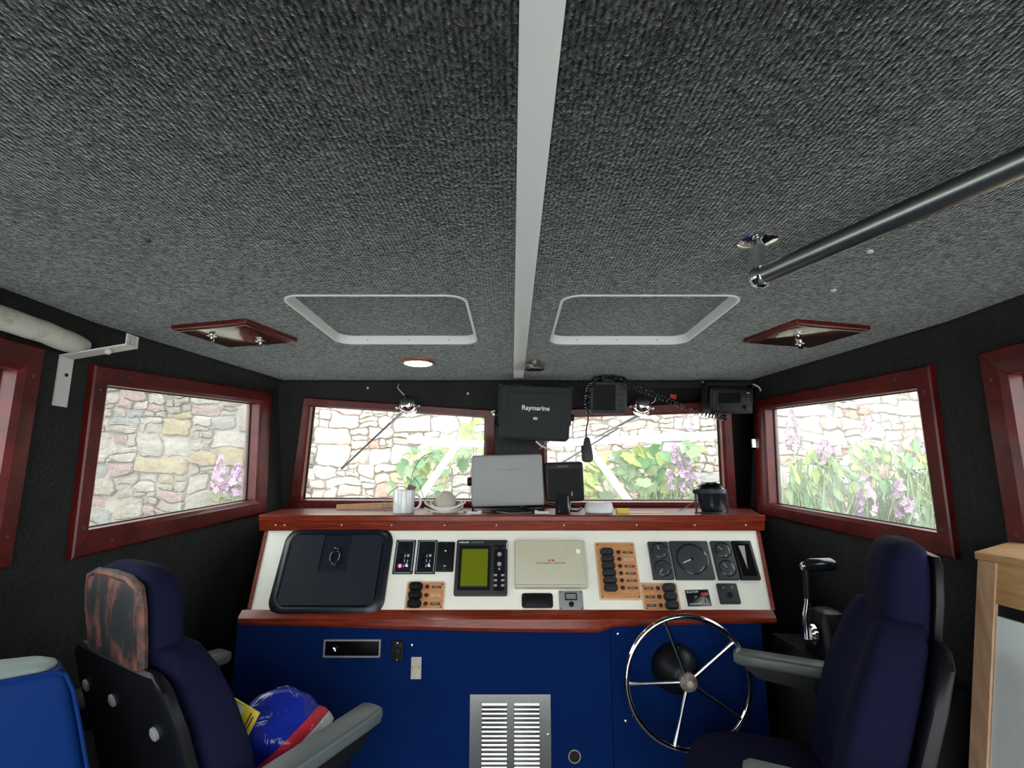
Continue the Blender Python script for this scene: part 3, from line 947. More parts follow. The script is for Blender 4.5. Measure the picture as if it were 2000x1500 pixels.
# teak veneered breaker panels
def breaker(x0, y0, x1, y1, rows, side, label):
    M, w, h = onpanel(x0, y0, x1, y1, 0.006)
    t = thing('breaker_board', label, 'panel', M=M, group='teak veneered breaker boards')
    part('rim', MB().plate(w, h, 0.005, 0.008, 0.0015), 'teak_rim', t)
    part('veneer', MB().plate(w - 0.010, h - 0.010, 0.0008, 0.005, c=(0, 0, 0.005)), 'teak_veneer', t)
    for sx in (-1, 1):
        for sy in (-1, 1):
            part('screw', MB().lathe([(0.0028, 0.0058), (0.002, 0.007)], 10, Matrix.Translation((sx * (w / 2 - 0.010), sy * (h / 2 - 0.010), 0))), 'tag_dark', t)
    mg = h * (0.13 if rows > 3 else 0.06)
    pitch = (h - 2 * mg) / rows
    for i in range(rows):
        y = h / 2 - mg - pitch * (i + 0.5)
        xs = -w * 0.22 * side; xl2 = w * 0.07 * side; xt = w * 0.30 * side
        if rows == 3:
            xs = -w * 0.25 * side; xl2 = w * 0.04 * side; xt = w * 0.28 * side
        mbx = MB()
        rw, rh = w * (0.33 if rows > 3 else 0.36), pitch * 1.0
        mbx.loft([[(x + xs, yy + y, z) for x, yy in rrect(rw * k, rh * k, rh * 0.46 * k, 6)] for k, z in ((1.0, 0.0058), (1.0, 0.014), (0.93, 0.021), (0.78, 0.025), (0.4, 0.026))])
        part('rocker', mbx, 'charcoal' if rows > 3 or side < 0 else 'black_plastic', t)
        part('fuse_holder', MB().lathe([(0.0072, 0.0058), (0.0070, 0.009), (0.005, 0.010), (0.002, 0.0095)], 14, Matrix.Translation((xl2, y, 0))), 'lamp_dark_red', t)
        part('name_tag', MB().plate(w * 0.25, pitch * 0.30, 0.001, 0.001, c=(xt, y, 0.0058)), 'tag_dark' if not (rows == 6 and i == 1) and not (rows == 3 and side > 0 and i == 1) else 'teak_rim', t)
        part('tag_print', MB().box((xt, y, 0.0071), (w * 0.13, pitch * 0.09, 0.0003)), 'label_grey', t)
breaker(792, 1135, 868, 1191, 3, 1, 'three switch teak panel below the alarm panels')
breaker(1166, 1058, 1247, 1170, 6, 1, 'tall teak panel with six black rocker switches')
breaker(1254, 1138, 1327, 1194, 3, -1, 'three switch teak panel below the small gauges with its rockers on the right')

# cream fuse box
M, w, h = onpanel(1005, 1054, 1146, 1145, 0.03)
t = thing('fuse_box', 'cream plastic box with a round latch and red emblem', 'box', M=M)
part('body', MB().plate(w, h, 0.026, 0.006, 0.003), 'cream_box', t)
lid = part('lid', MB().plate(w * 0.955, h * 0.95, 0.008, 0.005, 0.003, c=(-w * 0.018, h * 0.012, 0.026)), 'cream_box', t)
part('latch', MB().lathe([(0.009, 0.034), (0.0085, 0.038), (0.005, 0.041), (0.001, 0.042)], 18, Matrix.Translation((w * 0.39, h * 0.24, 0))), 'cream_panel', lid)
lettering('KONGSBERG MARITIME', w * 0.40, lid, 'label_dark', (0, -h * 0.02, 0.0342), True, height=0.0055)
e = MB()
e.add([(-0.014, 0.010, 0.0345), (-0.010, 0.006, 0.0345), (-0.003, 0.003, 0.0345), (0.001, 0.006, 0.0345), (-0.004, 0.007, 0.0345)], [(0, 1, 2, 3, 4)])
e.add([(0.000, 0.008, 0.0345), (0.005, 0.010, 0.0345), (0.010, 0.008, 0.0345), (0.014, 0.003, 0.0345), (0.007, 0.003, 0.0345), (0.004, 0.006, 0.0345)], [(0, 1, 2, 3, 4, 5)])
part('emblem', e, 'red_plastic', lid, label='red bird like emblem')

# black blanking plate and grey meter
M, w, h = onpanel(1019, 1158, 1080, 1187, 0.006)
t = thing('socket_plate', 'black oblong socket plate below the cream box', 'socket', M=M)
part('plate', MB().plate(w, h, 0.006, 0.009, 0.002), 'black_plastic', t)
part('cover', MB().plate(w * 0.80, h * 0.72, 0.004, 0.005, 0.002, c=(0, -0.002, 0.006)), 'black_plastic', t)
for sx in (-1, 1):
    part('screw', MB().lathe([(0.0035, 0.006), (0.0025, 0.0078)], 10, Matrix.Translation((sx * w * 0.42, h * 0.30, 0))), 'steel', t)
M, w, h = onpanel(1092, 1153, 1139, 1191, 0.006)
t = thing('battery_meter', 'small grey meter with a square display and black button', 'meter', M=M)
part('plate', MB().plate(w, h, 0.005, 0.004, 0.001), 'silver_cover', t)
part('display_frame', MB().frame(w * 0.50, h * 0.38, 0.003, 0.003, 0.001, c=(0, h * 0.18, 0.005)), 'black_plastic', t)
part('display', MB().plate(w * 0.44, h * 0.31, 0.001, c=(0, h * 0.18, 0.005)), 'grey_lcd', t)
part('button', MB().lathe([(0.0085, 0.005), (0.008, 0.010), (0.004, 0.011)], 18, Matrix.Translation((0, -h * 0.22, 0))), 'black_plastic', t)
for sx in (-1, 1):
    for sy in (-1, 1):
        part('screw', MB().lathe([(0.0025, 0.005), (0.0018, 0.0062)], 8, Matrix.Translation((sx * w * 0.43, sy * h * 0.42, 0))), 'tag_dark', t)

# gauges
def dial(t, cx, cy, r, ticks, needle, z, name='gauge'):
    face = part('dial_face', MB().lathe([(r, z), (r, z + 0.0006)], 32, Matrix.Translation((cx, cy, 0))), 'black_plastic', t)
    part('bezel', MB().lathe([(r * 1.13, z - 0.002), (r * 1.12, z + 0.0035), (r * 1.06, z + 0.0045), (r * 0.99, z + 0.0015), (r * 0.99, z)], 36, Matrix.Translation((cx, cy, 0))), 'black_gloss', t)
    for i in range(ticks):
        a = R(215 - 250 * i / (ticks - 1))
        q = Matrix.Translation((cx, cy, z + 0.0009)) @ Matrix.Rotation(a, 4, 'Z')
        part('tick', MB().box((r * 0.84, 0, 0), (r * 0.18, r * 0.045, 0.0004), q), 'label_white', face)
    q = Matrix.Translation((cx, cy, z + 0.002)) @ Matrix.Rotation(R(needle), 4, 'Z')
    part('needle', MB().box((r * 0.36, 0, 0), (r * 0.80, r * 0.07, 0.0006), q), 'label_white', t)
    part('needle_hub', MB().lathe([(r * 0.13, z + 0.001), (r * 0.11, z + 0.003)], 14, Matrix.Translation((cx, cy, 0))), 'black_plastic', t)
    mg = MB()
    for yy, ww in ((-0.36, 0.62), (-0.50, 0.40)):
        mg.box((cx + r * 0.05, cy + r * yy, z + 0.0009), (r * ww, r * 0.07, 0.0003))
    part('dial_print', mg, 'label_grey', face)
    part('lens', MB().lathe([(r * 1.0, z + 0.0032), (r * 0.97, z + 0.0038), (r * 0.5, z + 0.0046), (r * 0.1, z + 0.005)], 32, Matrix.Translation((cx, cy, 0))), 'window_glass', t)

M, w, h = onpanel(1271, 1058, 1311, 1130, 0.012)
t = thing('twin_gauge', 'upright grey twin gauge left of the large rev counter', 'gauge', M=M, group='twin gauges')
part('case', MB().plate(w, h, 0.014, 0.002, 0.002), 'gauge_grey', t)
dial(t, 0.001, h * 0.245, w * 0.36, 7, 110, 0.0125); dial(t, 0.001, -h * 0.225, w * 0.36, 7, 230, 0.0125)
M, w, h = onpanel(1314, 1057, 1389, 1130, 0.012)
t = thing('rev_counter', 'large square grey rev counter with a round dial', 'gauge', M=M)
part('case', MB().plate(w, h, 0.014, 0.002, 0.002), 'gauge_grey', t)
dial(t, 0.001, 0.002, w * 0.365, 9, 202, 0.0125)
M, w, h = onpanel(1396, 1057, 1436, 1130, 0.012)
t = thing('twin_gauge', 'upright grey twin gauge right of the large rev counter', 'gauge', M=M, group='twin gauges')
part('case', MB().plate(w, h, 0.014, 0.002, 0.002), 'gauge_grey', t)
dial(t, 0.001, h * 0.245, w * 0.36, 7, 140, 0.0125); dial(t, 0.001, -h * 0.225, w * 0.36, 7, 120, 0.0125)
M, w, h = onpanel(1438, 1057, 1476, 1130, 0.010)
t = thing('trim_indicator', 'black upright indicator plate at the right end of the gauges', 'gauge', M=M)
part('case', MB().plate(w, h, 0.012, 0.002, 0.002), 'black_plastic', t)
part('window', MB().plate(w * 0.72, h * 0.84, 0.001, 0.002, c=(0, 0, 0.0118)), 'dark_lcd', t)
part('wedge', MB().prism([(-w * 0.22, h * 0.36, 0.0129), (w * 0.10, h * 0.36, 0.0129), (-w * 0.06, -h * 0.25, 0.0129)], (0, 0, 0.0003)), 'label_grey', t)

# bilge pump switch
M, w, h = onpanel(1341, 1152, 1387, 1183, 0.004)
M = M @ Matrix.Rotation(R(1.5), 4, 'Z')
t = thing('bilge_switch', 'small black bilge pump switch with white lettering', 'switch', M=M)
part('plate', MB().plate(w, h, 0.004, 0.002, 0.0008), 'black_gloss', t)
lettering('BILGE PUMP', w * 0.50, t, 'label_white', (-w * 0.20, h * 0.37, 0.0041), height=0.007)
lettering('AUTOMATIC', w * 0.52, t, 'label_white', (-w * 0.17, -h * 0.38, 0.0041), height=0.007)
part('rocker', MB().plate(w * 0.30, h * 0.20, 0.004, 0.002, 0.001, c=(w * 0.28, h * 0.20, 0.004)), 'red_plastic', t)
part('toggle', MB().lathe([(0.006, 0.004), (0.004, 0.007), (0.003, 0.014), (0.001, 0.016)], 12, Matrix.Translation((-w * 0.13, 0, 0))), 'chrome', t)
part('switch', MB().box((w * 0.30, -h * 0.20, 0.006), (0.003, 0.012, 0.004)), 'label_grey', t)
# square black socket
M, w, h = onpanel(1404, 1140, 1443, 1178, 0.010)
t = thing('key_switch', 'square dark grey ignition plate with a dark centre hole', 'switch', M=M)
part('plate', MB().plate(w, h, 0.012, 0.003, 0.002), 'charcoal', t)
part('barrel', MB().lathe([(0.010, 0.0118), (0.0095, 0.014), (0.006, 0.0142), (0.005, 0.0125)], 18, Matrix.Translation((0.002, -0.006, 0))), 'black_plastic', t)
for sx in (-0.22, 0.22):
    part('light', MB().lathe([(0.0028, 0.0118), (0.002, 0.0135)], 10, Matrix.Translation((sx * w, h * 0.28, 0))), 'label_grey', t)

# ------------------------------------------------------------------ on the blue front of the console
def onfront(x0, y0, x1, y1):
    a, b = at(x0, (y0 + y1) / 2, YBL), at(x1, (y0 + y1) / 2, YBL)
    c, d = at((x0 + x1) / 2, y1, YBL), at((x0 + x1) / 2, y0, YBL)
    ctr = (a + b + c + d) / 4
    return basis(Vector((1, 0, 0)), Vector((0, 0, 1)), Vector((0, -1, 0)), ctr), (b - a).length, (d - c).length

M, w, h = onfront(633, 1248, 744, 1283)
t = thing('car_stereo', 'black stereo in a silver rim let into the blue console front', 'stereo', M=M)
part('face', MB().plate(w * 0.95, h * 0.86, 0.004, 0.002, 0.001), 'dark_lcd', t)
part('rim', MB().frame(w, h, 0.005, 0.007, 0.002), 'silver_cover', t)
part('knob', MB().lathe([(0.012, 0.004), (0.0115, 0.016), (0.006, 0.018)], 18, Matrix.Translation((-w * 0.33, -h * 0.08, 0))), 'chrome', t)
M, w, h = onfront(764, 1250, 790, 1291)
t = thing('power_socket', 'small black oval power socket beside the stereo', 'socket', M=M)
part('plate', MB().plate(w * 0.9, h, 0.008, 0.014, 0.003), 'rubber', t)
part('cap', MB().lathe([(0.013, 0.008), (0.012, 0.016), (0.006, 0.018)], 18), 'rubber', t)
for sy in (-0.4, 0.4):
    part('screw', MB().lathe([(0.0025, 0.008), (0.0018, 0.010)], 8, Matrix.Translation((0, sy * h, 0))), 'steel', t)
M, w, h = onfront(803, 1283, 823, 1326)
t = thing('metal_plate', 'small blank metal plate below the power socket', 'plate', M=M)
part('plate', MB().plate(w, h, 0.002, 0.001), 'tin_plate', t)
for sx in (-0.35, 0.25):
    part('screw', MB().lathe([(0.002, 0.002), (0.0014, 0.003)], 8, Matrix.Translation((sx * w, 0.002, 0))), 'tag_dark', t)
for i, (px_, py_, lb) in enumerate(((804, 1260, 'loose bright screw head above the small metal plate'), (1207, 1238, 'bright screw head under the step in the console moulding'), (1222, 1408, 'bright screw head left of the steering wheel rim'), (1070, 1435, 'bright screw head at the right edge of the louvred plate'))):
    M, w, h = onfront(px_ - 4, py_ - 4, px_ + 4, py_ + 4)
    single('screw_head', MB().lathe([(0.005, 0), (0.0045, 0.003), (0.002, 0.004)], 12), 'steel', lb, 'screw', M=M, group='screws on the console front')
M, w, h = onfront(1110, 1466, 1134, 1488)
t = thing('cable_gland', 'small round steel rimmed hole low in the blue console front', 'gland', M=M)
part('rim', MB().lathe([(0.0195, 0), (0.0190, 0.003), (0.0165, 0.003), (0.0165, 0.0)], 24), 'brass_dull', t)
part('plug', MB().lathe([(0.0163, 0.0), (0.0163, 0.0008)], 24), 'rubber', t)

# louvred stainless plate
M, w, h = onfront(917, 1355, 1076, 1540)
t = thing('louvre_plate', 'shiny stainless ventilation plate with two columns of louvres', 'vent', M=M)
cw = w * 0.315; x1_, x2_ = -w * 0.195, w * 0.205
z0 = 0.003
top, bot = h / 2 - 0.026, -h / 2 + 0.026
mb = MB()
xe = [-w / 2, x1_ - cw / 2, x1_ + cw / 2, x2_ - cw / 2, x2_ + cw / 2, w / 2]
for a, b in ((0, 1), (2, 3), (4, 5)):
    mb.box(((xe[a] + xe[b]) / 2, 0, z0 / 2), (xe[b] - xe[a], h, z0))
for a, b in ((1, 2), (3, 4)):
    mb.box(((xe[a] + xe[b]) / 2, (top + h / 2) / 2, z0 / 2), (xe[b] - xe[a], h / 2 - top, z0))
    mb.box(((xe[a] + xe[b]) / 2, (bot - h / 2) / 2, z0 / 2), (xe[b] - xe[a], h / 2 + bot, z0))
part('plate', mb, 'steel', t)
nsl = 17
for xc in (x1_, x2_):
    for i in range(nsl):
        pitch = (top - bot) / nsl
        y = top - pitch * (i + 0.5)
        # curved louvre blade leaning upward
        rg_ = []
        for xx in (xc - cw / 2 + 0.001, xc + cw / 2 - 0.001):
            sec = []
            for k in range(5):
                f = k / 4
                sec.append((xx, y + pitch * (0.52 - f), 0.003 + 0.0056 * (f ** 1.55)))
            for k in range(5):
                f = 1 - k / 4
                sec.append((xx, y + pitch * (0.52 - f), 0.0018 + 0.0056 * (f ** 1.55)))
            rg_.append(sec)
        part('louvre', MB().loft(rg_), 'steel', t)
for sx, sy in ((-0.47, -0.05), (0.47, 0.06), (0.47, -0.35)):
    part('screw', MB().lathe([(0.004, z0), (0.003, z0 + 0.003)], 10, Matrix.Translation((sx * w, sy * h, 0))), 'steel', t)

# ------------------------------------------------------------------ steering wheel
YW = 1.70
c = at(1344, 1332, YW)
t = thing('steering_wheel', 'five spoked chrome steering wheel on a black boss', 'steering wheel', M=Matrix.Translation(c))
rw = (at(1467, 1332, YW) - c).length - 0.004
part('rim', MB().ring_tube(rw, 0.0085, 72, 12), 'chrome', t)
hub = part('hub', MB().lathe([(0.026, -0.012), (0.026, 0.008), (0.020, 0.014), (0.012, 0.016)], 24, Matrix.Rotation(PI / 2, 4, 'X')), 'rusty_steel', t)
part('hub_nut', MB().lathe([(0.011, 0.014), (0.010, 0.022), (0.006, 0.024), (0.005, 0.020)], 6, Matrix.Rotation(PI / 2, 4, 'X')), 'tin_plate', hub)
for k in range(5):
    a = R(38 + 72 * k)
    p0 = Vector((math.cos(a) * 0.022, 0, math.sin(a) * 0.022)); p1 = Vector((math.cos(a) * (rw - 0.003), 0, math.sin(a) * (rw - 0.003)))
    sp = part('spoke', MB().tube([p0, p0.lerp(p1, 0.92), p1], [0.0055, 0.0055, 0.008], 10), 'steel' , t)
part('boss', MB().lathe([(0.072, -0.098), (0.072, -0.080), (0.066, -0.055), (0.050, -0.030), (0.028, -0.012), (0.020, -0.008)], 32, Matrix.Translation((-0.012, 0, 0.010)) @ Matrix.Rotation(PI / 2, 4, 'X')), 'black_plastic', t)
part('boss_screw', MB().lathe([(0.005, 0), (0.004, 0.004)], 10, Matrix.Translation((-0.008, 0.060, 0.076)) @ Matrix.Rotation(PI / 2, 4, 'X')), 'steel', t)

# ------------------------------------------------------------------ engine control on a carpeted side box
single('side_box', MB().box((0, 0, 0.49), (0.235, 0.56, 0.98)), 'wall_carpet', 'dark carpeted side box under the engine control', 'box', loc=(1.005, 1.66, 0))
cb = Vector((0.935, 1.70, 0.98))
t = thing('engine_control', 'chrome and black engine control lever right of the console', 'lever', loc=cb)
part('housing', MB().loft([superring(a, b, z, 0.02, 0.01, 4) for a, b, z in ((0.052, 0.075, 0.0), (0.050, 0.072, 0.03), (0.044, 0.060, 0.085), (0.034, 0.045, 0.125), (0.02, 0.03, 0.132))]), 'black_plastic', t)
part('side_disc', MB().lathe([(0.034, 0), (0.034, 0.010), (0.028, 0.015), (0.010, 0.016)], 28, Matrix.Translation((-0.034, 0.0, 0.060)) @ Matrix.Rotation(-PI / 2, 4, 'Y')), 'chrome', t)
lv = part('lever', MB().tube([(-0.052, 0.0, 0.050), (-0.052, -0.004, 0.12), (-0.046, -0.008, 0.155), (-0.042, -0.010, 0.235)], [0.014, 0.010, 0.0085, 0.0085], 12), 'chrome', t)
part('lever_sleeve', MB().tube([(-0.0445, -0.009, 0.165), (-0.042, -0.010, 0.250)], 0.0115, 12), 'black_plastic', lv)
part('handle', MB().tube([(-0.050, -0.012, 0.258), (-0.030, -0.012, 0.262), (0.030, -0.012, 0.264), (0.046, -0.012, 0.262)], [0.013, 0.019, 0.020, 0.014], 16), 'black_gloss', lv)
part('handle_cap', MB().ball((-0.052, -0.012, 0.258), 0.013, 14, 8, (0.6, 1, 1)), 'chrome', lv)
for sx in (0.0, 0.04):
    part('screw', MB().ball((sx, -0.062, 0.05), 0.005, 8, 6), 'steel', t)

# ------------------------------------------------------------------ things on the shelf
def onshelf(px, Y):
    P = at(px, 1004, Y)
    return Vector((P.x, Y, ZS))

# mug with oddments
b = onshelf(788, 2.0)
t = thing('mug', 'plain white mug holding wires at the shelf edge', 'mug', loc=b)
part('body', MB().lathe([(0.034, 0.0), (0.038, 0.003), (0.039, 0.02), (0.039, 0.082), (0.0385, 0.085), (0.0365, 0.083), (0.036, 0.02), (0.034, 0.006), (0.01, 0.005)], 36), 'ceramic', t)
part('handle', MB().ring_tube(0.021, 0.0045, 20, 8, Matrix.Translation((0.040, 0.0, 0.042)) @ Matrix.Scale(1.25, 4, (0, 0, 1)), 'Y', R(-100), R(100)), 'ceramic', t)
single('circuit_board', MB().box((0, 0, 0.022), (0.030, 0.004, 0.060), Matrix.Rotation(R(20), 4, 'Y')).box((-0.006, -0.003, 0.043), (0.005, 0.003, 0.008), Matrix.Rotation(R(20), 4, 'Y')), 'lamp_dark_red', 'small brown board sticking out of the white mug', 'board', loc=b + Vector((0.010, 0.012, 0.052)))
def wire(name, pts, r, mat, label, group=None, sm=8):
    """smooth tube through points"""
    P = [Vector(p) for p in pts]; out = []
    for i in range(len(P) - 1):
        p0 = P[max(i - 1, 0)]; p1 = P[i]; p2 = P[i + 1]; p3 = P[min(i + 2, len(P) - 1)]
        for k in range(sm):
            u = k / sm
            out.append(0.5 * ((2 * p1) + (p2 - p0) * u + (2 * p0 - 5 * p1 + 4 * p2 - p3) * u * u + (3 * p1 - p0 - 3 * p2 + p3) * u ** 3))
    out.append(P[-1])
    o0 = out[0].copy()
    return single(name, MB().tube([q - o0 for q in out], r, 6), mat, label, 'cable', loc=o0, group=group)
wire('wire', [at(752, 1000, 2.02), at(748, 985, 2.03), at(762, 962, 2.03), at(780, 950, 2.02), at(795, 955, 2.01), b + Vector((0.01, 0.0, 0.06))], 0.0016, 'cable_grey', 'thin grey wire looping out of the left side of the mug')
wire('wire', [b + Vector((0.014, 0.01, 0.05)), at(803, 940, 2.02), at(806, 925, 2.06), at(822, 895, 2.10), at(845, 884, 2.14)], 0.0016, 'cable_grey', 'thin grey wire rising from the mug towards the windscreen')
wire('wire', [at(806, 930, 2.05), at(818, 945, 2.06), at(826, 968, 2.06), at(833, 985, 2.04), at(838, 1000, 2.04)], 0.0016, 'cable_grey', 'thin grey wire falling between mug and mushroom aerial')

# mushroom aerial with a coil of cable
b = onshelf(870, 2.02)
single('mushroom_aerial', MB().lathe([(0.043, 0.0), (0.046, 0.006), (0.046, 0.016), (0.042, 0.034), (0.035, 0.054), (0.026, 0.070), (0.015, 0.079), (0.004, 0.082)], 32), 'ivory_plastic', 'ivory mushroom shaped aerial lying in its cable', 'aerial', loc=b)
pts = []
for i in range(0, 150):
    a = i * 0.21
    lp = i / 149
    rx = 0.066 + 0.012 * math.sin(i * 0.11); ry = 0.058
    pts.append(Vector((rx * math.cos(a), ry * math.sin(a), 0.006 + 0.004 * int(a / (2 * PI)) + 0.011 * (1 + math.cos(2 * a)) * (0.3 + 0.9 * math.sin(lp * 3.1)))))
single('aerial_cable', MB().tube(pts, 0.0028, 6), 'cable_white', 'white cable coiled round the mushroom aerial', 'cable', loc=b)

# silver covered display on its black bracket
gM_c = at(991, 938, 2.03)
M = Matrix.Translation(gM_c) @ Matrix.Rotation(R(-1.6), 4, 'Y') @ Matrix.Rotation(R(90 + 4), 4, 'X')
t = thing('covered_display', 'plotter under a plain silver sun cover on a black bracket', 'display', M=M)
w = 0.268; h = 0.190
mb = MB()
def cr(k, ins, z, sk=0.004): return [(x * (1 - 0.03 * (y / h)) , y, z) for x, y in rrect(w - 2 * ins, h - 2 * ins, 0.010, 5)]
mb.loft([cr(1, 0.0, -0.022), cr(1, 0.0, 0.004), cr(1, 0.003, 0.009), cr(1, 0.010, 0.011)])
part('cover', mb, 'silver_cover', t)
part('housing', MB().plate(w * 0.94, h * 0.92, 0.05, 0.02, c=(0, 0, -0.072)), 'black_plastic', t)
for sx in (-1,):
    part('knob', MB().lathe([(0.016, 0), (0.017, 0.006), (0.016, 0.022), (0.010, 0.024)], 16, Matrix.Translation((sx * w * 0.485, -0.004, -0.045)) @ Matrix.Rotation(-PI / 2, 4, 'Y')), 'rubber', t)
    part('bracket_arm', MB().box((sx * w * 0.503, -0.055, -0.045), (0.007, 0.125, 0.022)), 'rubber', t)
part('bracket_arm', MB().box((w * 0.503, -0.055, -0.050), (0.007, 0.125, 0.022)), 'rubber', t)
part('bracket_foot', MB().box((0, -0.116, -0.045), (w * 1.02, 0.008, 0.06)), 'rubber', t)
lettering('NAVMAN', 0.075, t, 'cable_grey', (0.004, h * 0.21, 0.0108), bold=0.01, height=0.008)

# small black display on a pedestal
c = at(1102, 941, 2.06)
M = Matrix.Translation(c) @ Matrix.Rotation(R(-2), 4, 'Y') @ Matrix.Rotation(R(90 + 3), 4, 'X')
t = thing('small_display', 'small black switched off display on a swivel foot', 'display', M=M)
part('housing', MB().plate(0.146, 0.148, 0.030, 0.012, 0.005, c=(0, 0, -0.02)), 'black_plastic', t)
part('screen', MB().plate(0.122, 0.112, 0.001, 0.003, c=(0, -0.006, 0.0098)), 'dark_lcd', t)
part('button', MB().box((0.026, -0.045, 0.0112), (0.004, 0.016, 0.001)), 'label_grey', t)
part('foot', MB().lathe([(0.036, 0.0), (0.036, 0.006), (0.030, 0.018), (0.028, 0.075), (0.022, 0.085)], 24, Matrix.Translation((-0.008, -0.129, -0.006)) @ Matrix.Rotation(-PI / 2, 4, 'X')), 'black_gloss', t)
lettering('raymarine', 0.042, t, 'label_grey', (-0.004, 0.058, 0.0101), True, height=0.006)

# white puck, yellow block, loose clutter
b = onshelf(1170, 2.0)
t = thing('white_puck', 'round white plastic puck on the shelf', 'puck', loc=b)
part('body', MB().lathe([(0.046, 0.0), (0.052, 0.004), (0.053, 0.020), (0.050, 0.026), (0.049, 0.034), (0.044, 0.040), (0.02, 0.042)], 32), 'white_plastic', t)
part('ridge', MB().box((0.030, -0.02, 0.041), (0.012, 0.02, 0.006)), 'white_plastic', t)
single('yellow_block', MB().plate(0.046, 0.03, 0.018, 0.003, 0.002), 'yellow', 'small yellow block beside the white puck', 'block', loc=onshelf(1216, 2.0))
single('sandpaper_sheet', MB().box((0, 0, 0.0015), (0.13, 0.05, 0.003)), 'teak_rim', 'thin tan slip lying right of the yellow block', 'slip', loc=onshelf(1262, 2.03))
single('wood_offcut', MB().box((0, 0, 0.010), (0.24, 0.02, 0.020), Matrix.Rotation(R(-2), 4, 'Y')), 'pine', 'thin wooden batten lying behind the mug', 'batten', loc=onshelf(715, 2.24) + Vector((0, 0, 0.005)))
wire('power_cable', [at(1035, 996, 2.02), at(1018, 990, 2.1), at(1052, 985, 2.14), at(1088, 990, 2.12), at(1122, 998, 2.06), at(1135, 992, 2.14), at(1110, 985, 2.2)], 0.004, 'rubber', 'black cable lying under the two displays')
wire('power_cable', [at(905, 1000, 1.99), at(930, 1001, 2.00), at(965, 999, 2.06), at(1000, 1003, 1.99), at(1040, 1001, 2.03)], 0.0035, 'cable_grey', 'grey cable along the front of the shelf under the silver display')
single('cable_tie_bundle', MB().box((0, 0, 0.004), (0.05, 0.012, 0.008)).box((0.022, 0.006, 0.006), (0.014, 0.01, 0.012)), 'white_plastic', 'small white plastic connectors at the foot of the silver display', 'connector', loc=onshelf(925, 1.975))
single('cable_tie_bundle', MB().box((0, 0, 0.0045), (0.05, 0.012, 0.009)).box((-0.02, 0.006, 0.006), (0.012, 0.01, 0.012)), 'white_plastic', 'small white connector left of the swivel foot', 'connector', loc=onshelf(1058, 1.985))

# gimballed compass
b = onshelf(1391, 2.02)
t = thing('compass', 'dark gimballed compass in a bracket at the right end of the shelf', 'compass', loc=b)
part('bowl', MB().lathe([(0.034, 0.008), (0.043, 0.014), (0.047, 0.028), (0.050, 0.068), (0.052, 0.072), (0.053, 0.088), (0.048, 0.094)], 32), 'black_gloss', t)
part('collar', MB().lathe([(0.0525, 0.071), (0.054, 0.073), (0.054, 0.086), (0.0525, 0.088)], 32), 'charcoal', t)
part('dome', MB().lathe([(0.047, 0.094), (0.042, 0.102), (0.028, 0.109), (0.010, 0.112)], 28), 'dark_lcd', t)
part('base', MB().lathe([(0.044, 0.0), (0.044, 0.004), (0.034, 0.008), (0.028, 0.011)], 28), 'charcoal', t)
for s in (-1, 1):
    arm = part('bracket', MB().box((s * 0.0575, 0, 0.042), (0.004, 0.014, 0.084)), 'charcoal', t)
    part('pivot', MB().lathe([(0.008, 0), (0.008, 0.010), (0.004, 0.012)], 12, Matrix.Translation((s * 0.054, 0, 0.078)) @ Matrix.Rotation(s * PI / 2, 4, 'Y')), 'black_plastic', arm)
part('foot_bar', MB().box((0, 0, 0.002), (0.124, 0.018, 0.004)), 'charcoal', t)
part('hood', MB().prism([(-0.040, -0.01, 0.094), (-0.020, -0.02, 0.112), (0.016, -0.02, 0.112), (0.020, -0.01, 0.096)], (0, 0.04, 0)), 'black_plastic', t)
wire('compass_wire', [b + Vector((-0.05, 0.0, 0.05)), at(1352, 982, 2.03), at(1338, 992, 2.01), at(1326, 998, 1.99)], 0.0016, 'cable_grey', 'thin wire trailing left from the compass')

# ------------------------------------------------------------------ overhead electronics
c = at(1045, 806, 2.0)
M = Matrix.Translation(c) @ Matrix.Rotation(R(2.6), 4, 'Y') @ Matrix.Rotation(R(90 + 14), 4, 'X')
t = thing('radar_display', 'big dark grey covered display hung from the headlining over the windscreen', 'display', M=M)
w, h = 0.268, 0.208
mb = MB()
def rr2(ins, z, r=0.016): return [(x * (1 + 0.025 * y / h), y - 0.010 * (1 - (2 * x / w) ** 2) * (1 if y < 0 else 0.0), z) for x, y in rrect(w - 2 * ins, h - 2 * ins, max(r - ins * 0.4, 0.004), 6)]
mb.loft([rr2(0.002, -0.030), rr2(0, 0.0), rr2(0.004, 0.007), rr2(0.012, 0.010), rr2(0.026, 0.010), rr2(0.030, 0.0075), rr2(0.034, 0.0075)])
part('cover', mb, 'cover_grey', t)
part('housing', MB().plate(w * 0.92, h * 0.86, 0.07, 0.02, c=(0, 0, -0.10)), 'black_plastic', t)
lettering('Raymarine', 0.104, t, 'label_white', (0.002, 0.016, 0.0076), bold=0.02)
mb = MB().frame(0.017, 0.010, 0.0022, 0.0006, 0.0048, c=(0.002, -0.021, 0.0075)).box((-0.001, -0.021, 0.0078), (0.003, 0.004, 0.0004)).box((0.004, -0.021, 0.0078), (0.003, 0.004, 0.0004))
part('logo', mb, 'label_white', t)
for s in (-1, 1):
    part('bracket_arm', MB().box((s * (w / 2 + 0.005), 0.025, -0.055), (0.006, 0.15, 0.03)), 'black_plastic', t)
    part('knob', MB().lathe([(0.013, 0), (0.013, 0.012), (0.008, 0.015)], 14, Matrix.Translation((s * (w / 2 + 0.006), -0.02, -0.055)) @ Matrix.Rotation(s * PI / 2, 4, 'Y')), 'black_plastic', t)
part('bracket_top', MB().box((0, 0.098, -0.055), (w + 0.016, 0.006, 0.05)), 'black_plastic', t)
